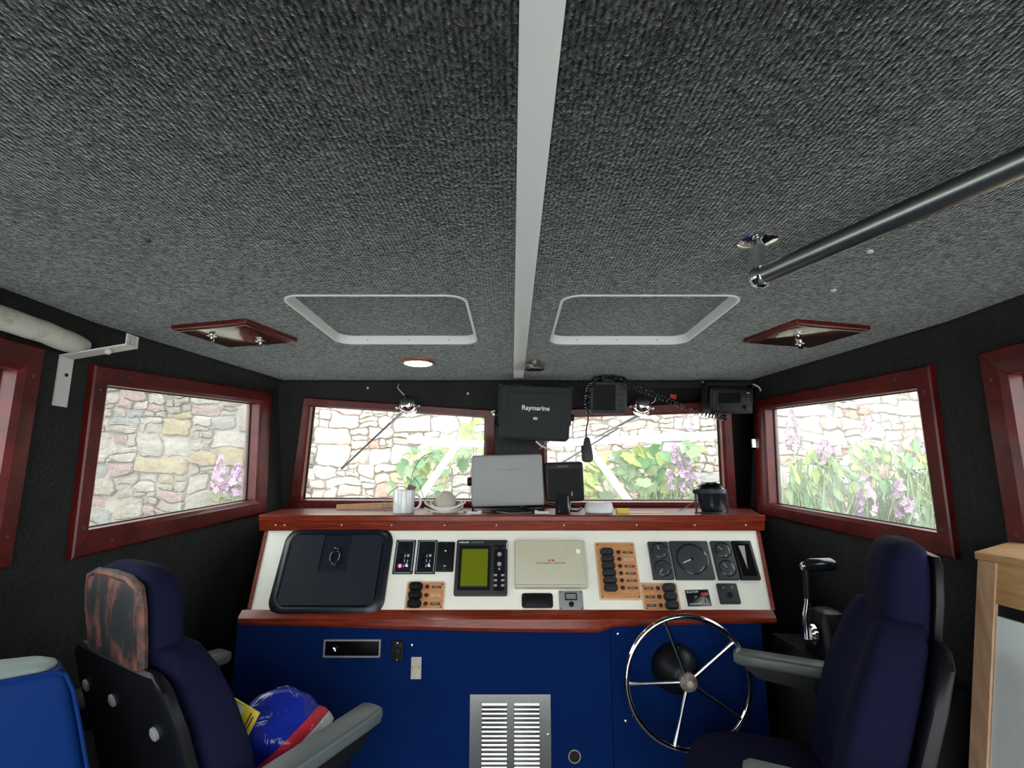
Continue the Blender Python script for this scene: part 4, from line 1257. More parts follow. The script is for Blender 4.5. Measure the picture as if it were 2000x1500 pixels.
# cables under it
wire('display_cable', [at(1047, 862, 2.04), at(1058, 871, 2.03), at(1070, 876, 2.02), at(1076, 879, 2.02)], 0.0035, 'cable_white', 'short white cable end hanging below the dark covered display')
wire('display_cable', [at(1072, 861, 2.05), at(1062, 870, 2.05), at(1054, 877, 2.05)], 0.003, 'cable_grey', 'short grey cable crossing below the dark covered display')
# dark board on the centre pillar
q = at(1009, 860, 2.27)
t = thing('pillar_box', 'dark board on the centre pillar behind the displays', 'board', loc=q)
part('board', MB().box((0, 0, -0.06), (0.172, 0.03, 0.24)), 'black_plastic', t)
for s in (-1, 1):
    part('edge_strip', MB().box((s * 0.0885, 0, -0.06), (0.004, 0.032, 0.24)), 'charcoal', t)
for s, nm in ((-1, 'left'),):
    single('hook', MB().lathe([(0.012, 0), (0.012, 0.004), (0.004, 0.006), (0.004, 0.02), (0.008, 0.024)], 12, Matrix.Rotation(PI / 2, 4, 'X')), 'chrome', 'small chrome hook on the frame left of the dark covered display', 'hook', loc=at(965, 806, 2.29))

# fish finder
c = at(1188, 777, 2.12)
M = Matrix.Translation(c) @ Matrix.Rotation(R(0.8), 4, 'Y') @ Matrix.Rotation(R(90 + 12), 4, 'X')
t = thing('fish_finder', 'small grey fish finder with a blank screen above the windscreen', 'display', M=M)
part('housing', MB().plate(0.150, 0.130, 0.045, 0.018, 0.006, c=(0, 0, -0.035)), 'gauge_grey', t)
part('screen', MB().plate(0.090, 0.104, 0.0012, 0.003, c=(-0.018, 0.002, 0.0098)), 'dark_lcd', t)
part('screen_rim', MB().frame(0.096, 0.110, 0.003, 0.002, 0.004, c=(-0.018, 0.002, 0.0095)), 'charcoal', t)
for k in range(4):
    part('button', MB().plate(0.012, 0.007, 0.003, 0.003, 0.001, c=(0.052, 0.035 - k * 0.022, 0.0095)), 'charcoal', t)
part('mount', MB().box((0, 0.072, -0.02), (0.05, 0.04, 0.02)), 'black_plastic', t)

# VHF radio
c = at(1428, 779, 2.14)
M = Matrix.Translation(c) @ Matrix.Rotation(R(90 + 10), 4, 'X')
t = thing('vhf_radio', 'black radio set hung under the headlining at the starboard front corner', 'radio', M=M)
part('body', MB().plate(0.172, 0.105, 0.10, 0.006, 0.003, c=(0, -0.008, -0.095)), 'black_plastic', t)
part('face', MB().plate(0.160, 0.092, 0.006, 0.006, 0.003, c=(0, -0.008, 0.005)), 'black_plastic', t)
part('display', MB().plate(0.092, 0.042, 0.001, 0.002, c=(-0.012, 0.004, 0.0108)), 'dark_lcd', t)
part('knob', MB().lathe([(0.009, 0.011), (0.0085, 0.022), (0.004, 0.023)], 16, Matrix.Translation((0.058, -0.036, 0))), 'charcoal', t)
for k in range(4):
    part('button', MB().plate(0.012, 0.005, 0.002, 0.001, c=(0.064, 0.024 - k * 0.011, 0.0108)), 'label_grey' if k == 0 else 'charcoal', t)
for k in range(3):
    part('button', MB().plate(0.012, 0.006, 0.002, 0.001, c=(-0.06 + k * 0.03, -0.040, 0.0108)), 'charcoal', t)
part('bracket', MB().box((0, 0.060, -0.04), (0.192, 0.006, 0.05)).box((-0.094, 0.02, -0.04), (0.004, 0.09, 0.05)).box((0.094, 0.02, -0.04), (0.004, 0.09, 0.05)), 'rubber', t)
wire('radio_cable', [at(1372, 745, 2.2), at(1376, 757, 2.18), at(1383, 768, 2.2)], 0.003, 'cable_white', 'short white wire at the left of the radio set')
wire('radio_cable', [at(1470, 750, 2.16), at(1482, 756, 2.17), at(1486, 764, 2.17)], 0.003, 'cable_white', 'short white wire at the right of the radio set')

# coiled microphone cords
def coil(name, pts, turns, r, wr, label):
    P = [Vector(p) for p in pts]; L_ = []
    sm = 40
    for i in range(len(P) - 1):
        p0 = P[max(i - 1, 0)]; p1 = P[i]; p2 = P[i + 1]; p3 = P[min(i + 2, len(P) - 1)]
        for k in range(sm):
            u = k / sm
            L_.append(0.5 * ((2 * p1) + (p2 - p0) * u + (2 * p0 - 5 * p1 + 4 * p2 - p3) * u * u + (3 * p1 - p0 - 3 * p2 + p3) * u ** 3))
    L_.append(P[-1])
    n = turns * 10; out = []
    for i in range(n + 1):
        f = i / n * (len(L_) - 1); k = min(int(f), len(L_) - 2); q = L_[k].lerp(L_[k + 1], f - k)
        tg = (L_[k + 1] - L_[k]).normalized()
        u = tg.cross(Vector((0, 1, 0.05))).normalized(); v = tg.cross(u)
        a = 2 * PI * i / 10
        out.append(q + u * r * math.cos(a) + v * r * math.sin(a) - P[0])
    return single(name, MB().tube(out, wr, 5), 'black_gloss', label, 'cable', loc=P[0])
coil('coiled_cord', [at(1216, 742, 2.06), at(1245, 757, 2.06), at(1290, 775, 2.07), at(1340, 796, 2.08), at(1390, 812, 2.08), at(1418, 816, 2.08)], 34, 0.0095, 0.0026, 'black coiled cord sagging from the fish finder to the radio set')
coil('coiled_cord', [at(1162, 742, 2.1), at(1151, 757, 2.09), at(1147, 780, 2.09), at(1149, 806, 2.09)], 15, 0.0095, 0.0026, 'black coiled cord hanging left of the fish finder')
coil('coiled_cord', [at(1162, 741, 2.1), at(1190, 737, 2.12), at(1218, 741, 2.08)], 12, 0.0095, 0.0026, 'black coiled cord lying over the top of the fish finder')
wire('microphone_lead', [at(1149, 808, 2.09), at(1148, 825, 2.09), at(1145, 840, 2.09), at(1145, 857, 2.09)], 0.0032, 'cable_red', 'straight dark red lead above the hanging microphone')
c = at(1147, 880, 2.09)
mb = MB().loft([superring(a, b_, z, 0, 0, 2.6, 20) for a, b_, z in ((0.006, 0.006, 0.052), (0.011, 0.010, 0.046), (0.014, 0.012, 0.030), (0.018, 0.014, 0.010), (0.021, 0.016, -0.010), (0.023, 0.017, -0.028), (0.020, 0.015, -0.040), (0.010, 0.008, -0.045))])
t = thing('microphone', 'dark grey hand microphone hanging in front of the windscreen', 'microphone', loc=c)
part('body', mb, 'gauge_grey', t)
part('push_button', MB().box((-0.020, 0, 0.004), (0.006, 0.012, 0.030)), 'rubber', t)

# chrome reading lamps over the windscreen
for (px_, py_, lb, s) in ((797, 790, 'chrome dome lamp above the port windscreen', 1), (1253, 791, 'chrome dome lamp beside the fish finder', -1)):
    q = onplane(px_, py_, FW_P + FW_N * 0.03, FW_N)
    t = thing('dome_lamp', lb, 'lamp', loc=q, group='chrome dome lamps')
    Mx = Matrix.Rotation(R(70), 4, 'X')
    part('base', MB().lathe([(0.045, -0.020), (0.047, -0.012), (0.046, -0.004), (0.040, 0.0)], 32, Mx), 'chrome', t)
    part('dome', MB().lathe([(0.040, -0.002), (0.040, 0.012), (0.036, 0.024), (0.026, 0.033), (0.012, 0.037), (0.003, 0.038)], 32, Mx), 'chrome', t)
    part('ear', MB().ball((-s * 0.048, -0.006, -0.014), 0.007, 12, 8), 'chrome', t)
    part('ear', MB().ball((s * 0.050, -0.004, -0.006), 0.005, 12, 8), 'chrome', t)
    if s == 1:
        wire('lamp_wire', [at(779, 750, 2.28), at(777, 757, 2.26), at(783, 765, 2.25), at(790, 772, 2.25)], 0.0022, 'cable_white', 'short pale wire above the port dome lamp')
    else:
        wire('lamp_wire', [at(1272, 788, 2.25), at(1279, 783, 2.24), at(1280, 776, 2.25)], 0.0022, 'cable_white', 'short pale wire beside the starboard dome lamp')
# small loose bits
for px_, py_, lb in ((719, 758, 'small white clip on the wall above the port windscreen'), (914, 769, 'small white screw on the wall left of the dark covered display')):
    q = onplane(px_, py_, FW_P, FW_N)
    single('wall_clip', MB().box((0, -0.004, 0), (0.008, 0.008, 0.010)), 'white_plastic', lb, 'clip', loc=q, group='small wall clips')
q = onplane(1314, 775, FW_P, FW_N)
single('red_tag', MB().box((0, -0.006, 0), (0.028, 0.004, 0.020), Matrix.Rotation(R(12), 4, 'Y')), 'red_plastic', 'small red tag behind the sagging coiled cord', 'tag', loc=q)
q = onplane(1483, 866, SR0, nR)
t = thing('window_catch', 'small steel catch on the starboard window frame', 'catch', M=basis(tR, Vector((0, 0, 1)), nR, q + nR * 0.022))
part('plate', MB().plate(0.03, 0.05, 0.004, 0.003), 'steel', t)
part('tongue', MB().box((0.004, 0, 0.010), (0.012, 0.036, 0.014)), 'steel', t)

# ------------------------------------------------------------------ helm chairs
def chair(label, ox, oy, fx, fy, worn_back, dz=0.0, arms=None):
    SH = 0.07
    F = Vector((fx, fy, 0)).normalized(); Rv = Vector((F.y, -F.x, 0))
    M = basis(Rv, F, Vector((0, 0, 1)), Vector((ox, oy, 0)) + F * SH)
    t = thing('helm_chair', label, 'chair', M=M, group='navy helm chairs')
    part('pedestal', MB().lathe([(0.20, 0.0), (0.20, 0.012), (0.06, 0.03), (0.045, 0.06), (0.045, 0.60), (0.09, 0.64), (0.14, 0.665)], 28, Matrix.Translation((0, 0.22, 0))), 'steel', t)
    # seat cushion
    secs = [(0.19, 0.22, 0.665), (0.205, 0.245, 0.69), (0.215, 0.258, 0.74), (0.215, 0.258, 0.79), (0.205, 0.246, 0.825), (0.18, 0.22, 0.840), (0.10, 0.12, 0.838)]
    part('seat', MB().loft([superring(a, b_ * 0.9, z, 0, 0.195, 3.6, 40) for a, b_, z in secs]), 'navy_fabric', t, angle=60)
    # backrest cushion with raised side bolsters
    rings = []
    for a, b_, z, cy in ((0.20, 0.035, 0.800, 0.080), (0.225, 0.050, 0.83, 0.076), (0.24, 0.056, 0.92, 0.054), (0.235, 0.056, 1.02, 0.024), (0.222, 0.053, 1.10, -0.004), (0.195, 0.048, 1.165, -0.028), (0.155, 0.036, 1.205, -0.042), (0.10, 0.016, 1.215, -0.045)):
        rg = []
        for x, y, zz in superring(a, b_, z, 0, cy, 3.4, 44):
            if y > cy:
                y += 0.050 * max(0, (abs(x) / a - 0.45)) - 0.014 * max(0, 1 - abs(x) / (a * 0.55))
            rg.append((x, y, zz))
        rings.append(rg)
    part('backrest', MB().loft(rings), 'navy_fabric', t, angle=60)
    sh = part('back_shell', MB().loft([superring(a, b_, z, 0, cy, 5, 36) for a, b_, z, cy in ((0.20, 0.014, 0.70, 0.052), (0.235, 0.018, 0.78, 0.032), (0.247, 0.019, 0.95, -0.014), (0.242, 0.019, 1.08, -0.056), (0.222, 0.018, 1.150, -0.080), (0.195, 0.015, 1.172, -0.086), (0.18, 0.008, 1.178, -0.087))]), 'seat_shell', t)
    for sx, sz in ((-0.165, 1.085), (-0.02, 1.085), (0.165, 1.065)):
        cy = -0.0775 if sz > 1.07 else -0.0715
        part('screw', MB().lathe([(0.013, -0.004), (0.013, 0.003), (0.009, 0.005), (0.004, 0.004)], 16, Matrix.Translation((sx, cy, sz)) @ Matrix.Rotation(R(107), 4, 'X')), 'silver_cover', sh)
    # headrest
    secs = [(0.110, 0.028, 1.135, -0.040), (0.128, 0.040, 1.150, -0.043), (0.134, 0.046, 1.20, -0.048), (0.134, 0.048, 1.27, -0.056), (0.128, 0.045, 1.315, -0.062), (0.112, 0.037, 1.345, -0.067), (0.08, 0.020, 1.358, -0.070)]
    hd = part('headrest', MB().loft([superring(a, b_, z, 0, cy, 3.4, 40) for a, b_, z, cy in secs]), 'navy_fabric', t, angle=60)
    secs = [(0.118, 0.008, 1.145, -0.084), (0.130, 0.010, 1.165, -0.088), (0.134, 0.011, 1.25, -0.101), (0.130, 0.010, 1.315, -0.108), (0.116, 0.007, 1.335, -0.109)]
    part('headrest_back', MB().loft([superring(a, b_, z, 0, cy, 6, 36) for a, b_, z, cy in secs]), 'worn_shell' if worn_back else 'seat_shell', hd, label='scuffed brown and black back' if worn_back else None)
    if worn_back:
        part('headrest_rim', MB().tube([(sx, -0.090 + (1.17 - z) * 0.12, z) for sx, z in ((0.131, 1.165), (0.135, 1.22), (0.134, 1.29), (0.124, 1.325), (0.08, 1.338), (0.0, 1.341), (-0.08, 1.338), (-0.124, 1.325), (-0.133, 1.295), (-0.1335, 1.25))], 0.0095, 8), 'worn_edge', hd, label='worn reddish edge')
    for sx in (-0.05, 0.05):
        part('headrest_post', MB().tube([(sx, -0.055, 1.08), (sx, -0.060, 1.18)], 0.007, 8), 'steel', t)
    # armrests
    for s in (-1, 1):
        x = s * 0.305
        tip, zr, zf = arms[s]
        zo = lambda y: zr + (zf - zr) * (y + 0.06) / (tip + 0.06)
        rings = []
        for y, hw, z0, z1 in ((-0.06, 0.030, 0.966, 0.992), (-0.05, 0.034, 0.962, 0.998), (0.08, 0.035, 0.966, 1.000), (tip - 0.06, 0.035, 0.974, 1.006), (tip - 0.012, 0.034, 0.976, 1.008), (tip, 0.026, 0.980, 1.004)):
            rings.append([(x + px_, y, (z0 + z1) / 2 + pz_ + zo(y)) for px_, pz_ in rrect(hw * 2, z1 - z0, 0.009, 4)])
        ar = part('armrest', MB().loft(rings), 'arm_vinyl', t, angle=50)
        part('armrest_bracket', MB().prism([(x - 0.022, yy, zz + zo(yy)) for yy, zz in ((-0.05, 0.963), (tip - 0.02, 0.975), (tip - 0.06, 0.945), (0.02, 0.915), (-0.05, 0.915))], (0.044, 0, 0)).box((s * 0.262, -0.02, 0.945 + zo(-0.02)), (0.06, 0.05, 0.03)), 'seat_shell', ar)
    if dz:
        for ch in t.children:
            if ch.name.split('.')[0] in ('backrest', 'back_shell', 'headrest', 'headrest_post'):
                ch.location.z += dz
    return t
chair('navy helm chair with a scuffed brown headrest back, holding the carrier bag', -0.803, 1.190, 0.57, 0.82, True, -0.035, {1: (0.34, -0.075, -0.022), -1: (0.31, 0.0, 0.0)})
chair('navy helm chair facing the steering wheel beside the pine cupboard', 0.866, 1.235, -0.91, 0.42, False, 0.01, {1: (0.31, 0.0, 0.0), -1: (0.27, -0.03, -0.03)})

# carrier bag and packet on the port chair
bc = Vector((-0.570, 1.375, 0.840))
mb = MB()
random.seed(5)
rings = []
for i in range(15):
    f = i / 14
    z = 0.165 * f
    rad = 0.118 * (math.sin(PI * (0.16 + 0.80 * f)) ** 0.75) * (1.0 if f < 0.5 else 1.02)
    ring = []
    for k in range(30):
        a = 2 * PI * k / 30
        q = Vector((math.cos(a) * rad, math.sin(a) * rad * 0.8, z))
        d = 1 + 0.22 * noise.noise(q * 17 + Vector((3, 1, 7))) + 0.10 * noise.noise(q * 45)
        ring.append((q.x * d + 0.02 * f, q.y * d, z + 0.012 * noise.noise(q * 25)  * (1 if i else 0)))
    rings.append(ring)
single('carrier_bag', MB().loft(rings, True, Matrix.Translation((0, 0, -0.0))), 'carrier_bag', 'crumpled blue red and white plastic carrier bag on the port chair', 'bag', loc=bc, angle=50)
pk = at(462, 1402, 1.245)
M = basis(Vector((0.90, -0.15, -0.42)).normalized(), Vector((0.38, 0.15, 0.90)).normalized(), Vector((0.90, -0.15, -0.42)).normalized().cross(Vector((0.38, 0.15, 0.90)).normalized()).normalized(), pk)
t = thing('yellow_packet', 'yellow labelled packet leaning on the carrier bag', 'packet', M=M)
part('packet', MB().plate(0.082, 0.058, 0.006, 0.002, 0.001, c=(0, 0, -0.003)), 'yellow', t)
part('sticker', MB().plate(0.026, 0.032, 0.0006, c=(-0.006, 0.008, 0.003)), 'label_white', t)
for k, (xx, yy, ww, hh) in enumerate(((0.026, 0.0, 0.003, 0.045), (0.033, -0.002, 0.003, 0.040), (-0.030, 0.004, 0.003, 0.030), (0.006, -0.022, 0.004, 0.010))):
    part('print_bar', MB().box((xx, yy, 0.0033), (ww, hh, 0.0004)), 'label_dark', t)

# blue bench seat back at the port edge
cn = at(136, 1306, 1.02)
bx_, by_ = Vector((0.70, 0.714, 0)).normalized(), Vector((-0.714, 0.70, 0)).normalized()
zt = cn.z
t = thing('bench_seat', 'bright blue vinyl seat back with a grey green top at the left edge', 'seat', M=basis(bx_, by_, Vector((0, 0, 1)), Vector((cn.x, cn.y, 0))))
def bring(z, x1_, ins, r_=0.022):
    return [(px_ + (x1_ - 0.33) / 2, py_ + 0.052, z) for px_, py_ in rrect(x1_ + 0.33 - 2 * ins, 0.104 - 2 * ins, r_, 6)]
rings = [bring(zt - d_, k_, i_) for d_, k_, i_ in ((0.75, 0.16, 0.0), (0.55, 0.13, 0.0), (0.35, 0.085, 0.0), (0.20, 0.050, 0.0), (0.10, 0.026, 0.0), (0.04, 0.010, 0.0), (0.015, 0.003, 0.001), (0.004, 0.0, 0.004), (0.0, -0.002, 0.009))]
bk = part('backrest', MB().loft(rings), 'blue_vinyl', t, angle=50)
part('top_pad', MB().loft([[(px_ - 0.165, py_ + 0.054, zt + z) for px_, py_ in rrect(w_, d_, 0.03, 6)] for w_, d_, z in ((0.300, 0.080, -0.002), (0.304, 0.082, 0.005), (0.27, 0.066, 0.013), (0.18, 0.04, 0.019), (0.08, 0.015, 0.021))]), 'sage_vinyl', t, angle=60)
part('piping', MB().tube([(0.086, 0.004, zt - 0.35), (0.051, 0.004, zt - 0.20), (0.026, 0.004, zt - 0.10), (0.010, 0.005, zt - 0.04), (-0.004, 0.006, zt - 0.010), (-0.02, 0.007, zt - 0.003), (-0.15, 0.007, zt - 0.001), (-0.30, 0.007, zt - 0.002)], 0.0035, 8), 'blue_vinyl', bk)
part('seat', MB().loft([[(px_ - 0.02, py_ - 0.23, z) for px_, py_ in rrect(0.40 - i_, 0.44 - i_, 0.03, 5)] for i_, z in ((0.02, 0.40), (0.0, 0.42), (0.0, 0.50), (0.03, 0.52))]), 'blue_vinyl', t)
part('plinth', MB().box((-0.02, -0.12, 0.20), (0.34, 0.44, 0.40)), 'blue_cloth', t)

# ------------------------------------------------------------------ pine cupboard at the starboard edge
XC = 0.955; ztop = 1.352
Y1 = 1.135; Y0 = 0.28
t = thing('pine_cupboard', 'pine framed cupboard with a pale grey door at the right edge', 'cupboard', loc=(XC, 0.7, 0))
lc = lambda x, y, z: (x - XC, y - 0.7, z)
lean = lambda z: Y1 + (ztop - z) * 0.23
top = MB().prism([lc(XC - 0.004, Y0, ztop - 0.014), lc(XC - 0.004, Y1 + 0.004, ztop - 0.014), lc(XR - 0.012, Y1 + 0.19, ztop - 0.014), lc(XR - 0.012, Y0, ztop - 0.014)], (0, 0, 0.014))
part('worktop', top, 'pine', t)
part('rail', MB().prism([lc(XC, Y0, ztop - 0.015), lc(XC, lean(ztop) - 0.012, ztop - 0.015), lc(XC, lean(ztop - 0.095) - 0.012, ztop - 0.095), lc(XC, Y0, ztop - 0.095)], (0.02, 0, 0)), 'pine', t)
zs = [ztop - 0.015 - i * (ztop - 0.04) / 8 for i in range(9)]
mb = MB()
mb.loft([[lc(XC - 0.003, lean(z) - 0.045, z), lc(XC - 0.003, lean(z) - 0.004, z), lc(XC + 0.002, lean(z) + 0.001, z), lc(XC + 0.022, lean(z) + 0.001, z), lc(XC + 0.022, lean(z) - 0.045, z)] for z in [zz for zz in zs if zz < ztop - 0.09 or True]])
part('stile', mb, 'pine_stile', t)
part('shadow_gap', MB().prism([lc(XC + 0.006, Y0, ztop - 0.096), lc(XC + 0.006, lean(ztop - 0.1) - 0.046, ztop - 0.096), lc(XC + 0.006, lean(ztop - 0.12) - 0.046, ztop - 0.118), lc(XC + 0.006, Y0, ztop - 0.118)], (0.012, 0, 0)), 'rubber', t)
dr = part('door', MB().prism([lc(XC + 0.002, Y0, ztop - 0.119), lc(XC + 0.002, lean(ztop - 0.119) - 0.047, ztop - 0.119), lc(XC + 0.002, lean(0.05) - 0.047, 0.05), lc(XC + 0.002, Y0, 0.05)], (0.018, 0, 0)), 'grey_board', t)
part('knob', MB().ball(lc(XC - 0.006, 1.115, 0.905), 0.010, 12, 8), 'copper_rim', dr)
part('carcass', MB().prism([lc(XC + 0.022, Y0, 0.0), lc(XC + 0.022, Y1 - 0.02, 0.0), lc(XR - 0.014, Y1 + 0.12, 0.0), lc(XR - 0.014, Y0, 0.0)], (0, 0, ztop - 0.02)), 'pine', t)

# ------------------------------------------------------------------ outside: bow, rail, wipers
fy0 = fwz(0, 1.0).y + 0.07
mb = MB().prism([(-1.25, fy0, 1.08), (1.29, fy0, 1.08), (1.1, 3.0, 1.08), (0.55, 3.7, 1.08), (0.02, 4.0, 1.08), (-0.51, 3.7, 1.08), (-1.06, 3.0, 1.08)], (0, 0, 0.05))
struct('foredeck', mb, 'deck_paint')
mb = MB()
hull = lambda k, z: [(-1.27 * k + 0.02, YB - 2.2, z), (-1.27 * k + 0.02, fy0 + 0.05, z), (-1.06 * k, 3.0 - 0.2 * (1 - k), z), (-0.51 * k, 3.7 - 0.6 * (1 - k), z), (0.02, 4.0 - 0.9 * (1 - k), z), (0.55 * k, 3.7 - 0.6 * (1 - k), z), (1.1 * k, 3.0 - 0.2 * (1 - k), z), (1.29 * k, fy0 + 0.05, z), (1.29 * k, YB - 2.2, z)]
mb.loft([hull(0.35, -1.1), hull(0.8, -0.6), hull(0.97, -0.06)])
struct('hull', mb, 'gelcoat')
struct('aft_bounce_deck', MB().prism([(XL - .05, YB - 2.2, -0.06), (XR + .05, YB - 2.2, -0.06), (XR + .05, YB, -0.06), (XL - .05, YB, -0.06)], (0, 0, 0.05)), 'deck_paint')  # deck out of view, added pale to bounce light onto the headlining

YR = 3.25
t = thing('bow_rail', 'white tubular bow rail with slanting stays outside the windscreen', 'rail', loc=(0.02, YR, 1.13))
lr = lambda p: p - Vector((0.02, YR, 1.13))
ra = [at(800, 858, YR - 0.35), at(905, 866, YR), at(1010, 869, YR + 0.1), at(1120, 864, YR), at(1420, 848, YR - 0.35)]
part('top_rail', MB().tube([lr(p) for p in ra], 0.021, 12), 'white_tube', t)
for a, b_ in (((897, 862), (818, 975)), ((1146, 868), (1232, 984))):
    p0, p1 = at(*a, YR - 0.01), at(*b_, YR - 0.12)
    d = (p1 - p0); p1 = p0 + d * ((1.13 - p0.z) / d.z)
    part('stay', MB().tube([lr(p0), lr(p1)], 0.022, 12), 'white_tube', t)

def wiper(label, a, b_, bl0, bl1):
    q0 = onplane(*a, FW_P - FW_N * 0.075, FW_N)
    t = thing('wiper', label, 'wiper', loc=q0, group='windscreen wipers')
    f = lambda p, k=0.07: onplane(*p, FW_P - FW_N * k, FW_N) - q0
    part('spindle', MB().lathe([(0.008, 0), (0.008, 0.03)], 10, Matrix.Rotation(-PI / 2, 4, 'X')), 'steel', t)
    part('arm', MB().tube([f(a), f(a).lerp(f(b_), 0.5), f(b_)], [0.007, 0.0045, 0.003], 8), 'cable_grey', t)
    part('blade', MB().tube([f(bl0, 0.055), f(bl1, 0.055)], 0.0042, 6), 'rubber', t)
wiper('wiper slanting across the port windscreen', (786, 805), (700, 884), (762, 826), (667, 916))
wiper('wiper slanting behind the hanging microphone', (1246, 812), (1160, 856), (1208, 836), (1096, 905))

# ------------------------------------------------------------------ outside: ground, rubble wall, plants
struct('ground', MB().prism([(-30, -30, -1.25), (30, -30, -1.25), (30, 30, -1.25), (-30, 30, -1.25)], (0, 0, 0.05)), 'yard_concrete')
YWALL = 5.6
mb = MB().prism([(-9, 4.25, -1.2), (9, 4.25, -1.2), (9, 5.9, -1.2), (-9, 5.9, -1.2)], (0, 0, 0.01))
mb = MB().loft([[(-9, 4.2, -1.2), (-9, 4.6, 0.35), (-9, 5.7, 0.75), (-9, 5.7, -1.2)], [(9, 4.2, -1.2), (9, 4.6, 0.45), (9, 5.7, 0.95), (9, 5.7, -1.2)]])
struct('grass_bank', mb, 'earth')
t_wall = thing('stone_wall', 'old rubble stone wall outside the windows', 'wall', loc=(0, YWALL, -1.2))
part('mortar', MB().box((0, 0.28, 2.35), (15, 0.5, 4.7)), 'mortar', t_wall)
mats_s = ['stone_buff', 'stone_pink', 'stone_grey', 'stone_ochre', 'stone_rust', 'stone_pale']
wts = [7, 6, 5, 2, 2, 6]
vis_quads = [((150, 735), (520, 1050)), ((575, 780), (960, 990)), ((1050, 795), (1430, 990)), ((1485, 740), (1850, 1060)), ((0, 690), (30, 1060)), ((1975, 700), (2000, 1060))]
def visible(P):
    x, y = pix(P)
    return any(a[0] < x < b_[0] and a[1] < y < b_[1] for a, b_ in vis_quads)
rst = random.Random(21)
rects = []
def split(x0, z0, x1, z1):
    w_, h_ = x1 - x0, z1 - z0
    lim = rst.choice((0.06, 0.075, 0.10, 0.13, 0.17, 0.24))
    if h_ > lim * 1.25 and h_ * 1.9 > w_ :
        k = rst.uniform(0.35, 0.65); split(x0, z0, x1, z0 + h_ * k); split(x0, z0 + h_ * k, x1, z1)
    elif w_ > lim * 2.4:
        k = rst.uniform(0.32, 0.68); split(x0, z0, x0 + w_ * k, z1); split(x0 + w_ * k, z0, x1, z1)
    else:
        rects.append((x0, z0, x1, z1))
split(-7.0, 0.9, 7.0, 2.95)
def warp(x, z):
    d = noise.noise_vector(Vector((x * 3.1, z * 4.3, 1.7))) * 0.06 + noise.noise_vector(Vector((x * 11, z * 13, 8.2))) * 0.03 + noise.noise_vector(Vector((x * 34, z * 38, 3.1))) * 0.012
    return x + d.x, z + d.z
def stone(rc, rnd):
    x0, z0, x1, z1 = rc
    g = rnd.uniform(0.002, 0.006)
    ring = []
    cs = [(x0 + g, z0 + g), (x1 - g, z0 + g), (x1 - g, z1 - g), (x0 + g, z1 - g)]
    cut = min(x1 - x0, z1 - z0) * rnd.uniform(0.06, 0.2)
    for i in range(4):
        (ax, az), (bx, bz) = cs[i], cs[(i + 1) % 4]
        L_ = math.hypot(bx - ax, bz - az)
        for f in (cut / L_, 0.3, 0.55, 0.8, 1 - cut / L_):
            ring.append(warp(ax + (bx - ax) * f, az + (bz - az) * f))
    cx = sum(p[0] for p in ring) / 20; cz = sum(p[1] for p in ring) / 20
    dep = rnd.uniform(0.012, 0.045)
    tx, tz = rnd.uniform(-0.12, 0.12), rnd.uniform(-0.12, 0.12)
    def rg(k, y): return [((px_ - cx) * k, y + tx * (px_ - cx) * k + tz * (pz_ - cz) * k + (rnd.uniform(-0.006, 0.006) if k < 1 else 0), (pz_ - cz) * k) for px_, pz_ in ring]
    return Vector((cx, YWALL + 0.035, cz)), MB().loft([rg(1.0, 0.04), rg(1.0, -dep * 0.4), rg(0.90, -dep), rg(0.5, -dep * 1.2)])
rest = MB(); rest_port = MB(); nst = 0
cand = []
for rc in rects:
    c, mbs = stone(rc, rst)
    cand.append((0 if visible(c) else 1, -(rc[2] - rc[0]) * (rc[3] - rc[1]), rc, c, mbs))
cand.sort(key=lambda q: (q[0], q[1]))
for vis_, _, rc, c, mbs in cand:
    if vis_ == 0 and nst < 300:
        me = mbs.mesh('stone', 30)
        o = link('stone', me, t_wall, rst.choices(mats_s, wts)[0] if c.x > -2.15 else rst.choice(['stone_buff_dim', 'stone_rose_dim', 'stone_grey_dim', 'stone_ochre_dim', 'stone_pale_dim', 'stone_buff_dim', 'stone_pale_dim']))
        o.location = c - t_wall.location
        nst += 1
    else:
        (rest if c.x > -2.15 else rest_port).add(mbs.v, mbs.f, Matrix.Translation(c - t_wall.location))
o = part('rubble', rest, 'stone_buff', t_wall); o['kind'] = 'stuff'
o = part('rubble', rest_port, 'stone_buff_dim', t_wall); o['kind'] = 'stuff'

# leaves
def leaf_mesh(name, mat, lobed=True):
    if lobed:
        half = [(0.0, 0.0), (0.22, -0.06), (0.46, 0.10), (0.36, 0.24), (0.54, 0.46), (0.34, 0.50), (0.30, 0.66), (0.14, 0.74), (0.0, 1.0)]
    else:
        half = [(0.0, 0.0), (0.07, 0.10), (0.13, 0.32), (0.13, 0.52), (0.08, 0.78), (0.0, 1.0)]
    mb = MB()
    n = len(half)
    vs = [(0, y, 0) for x, y in half] + [(x, y, 0.14 * x - 0.25 * (y - 0.4) ** 2) for x, y in half] + [(-x, y, 0.14 * x - 0.25 * (y - 0.4) ** 2) for x, y in half]
    fs = []
    for i in range(n - 1):
        fs.append((i, n + i, n + i + 1, i + 1)); fs.append((i + 1, 2 * n + i + 1, 2 * n + i, i))
    mb.add(vs, fs)
    me = mb.mesh(name, 60); me.materials.append(MATS[mat]); return me
LEAF = {(l, m): leaf_mesh('leaf', m, l) for l in (True, False) for m in ('leaf_green', 'leaf_lime', 'leaf_pale')}

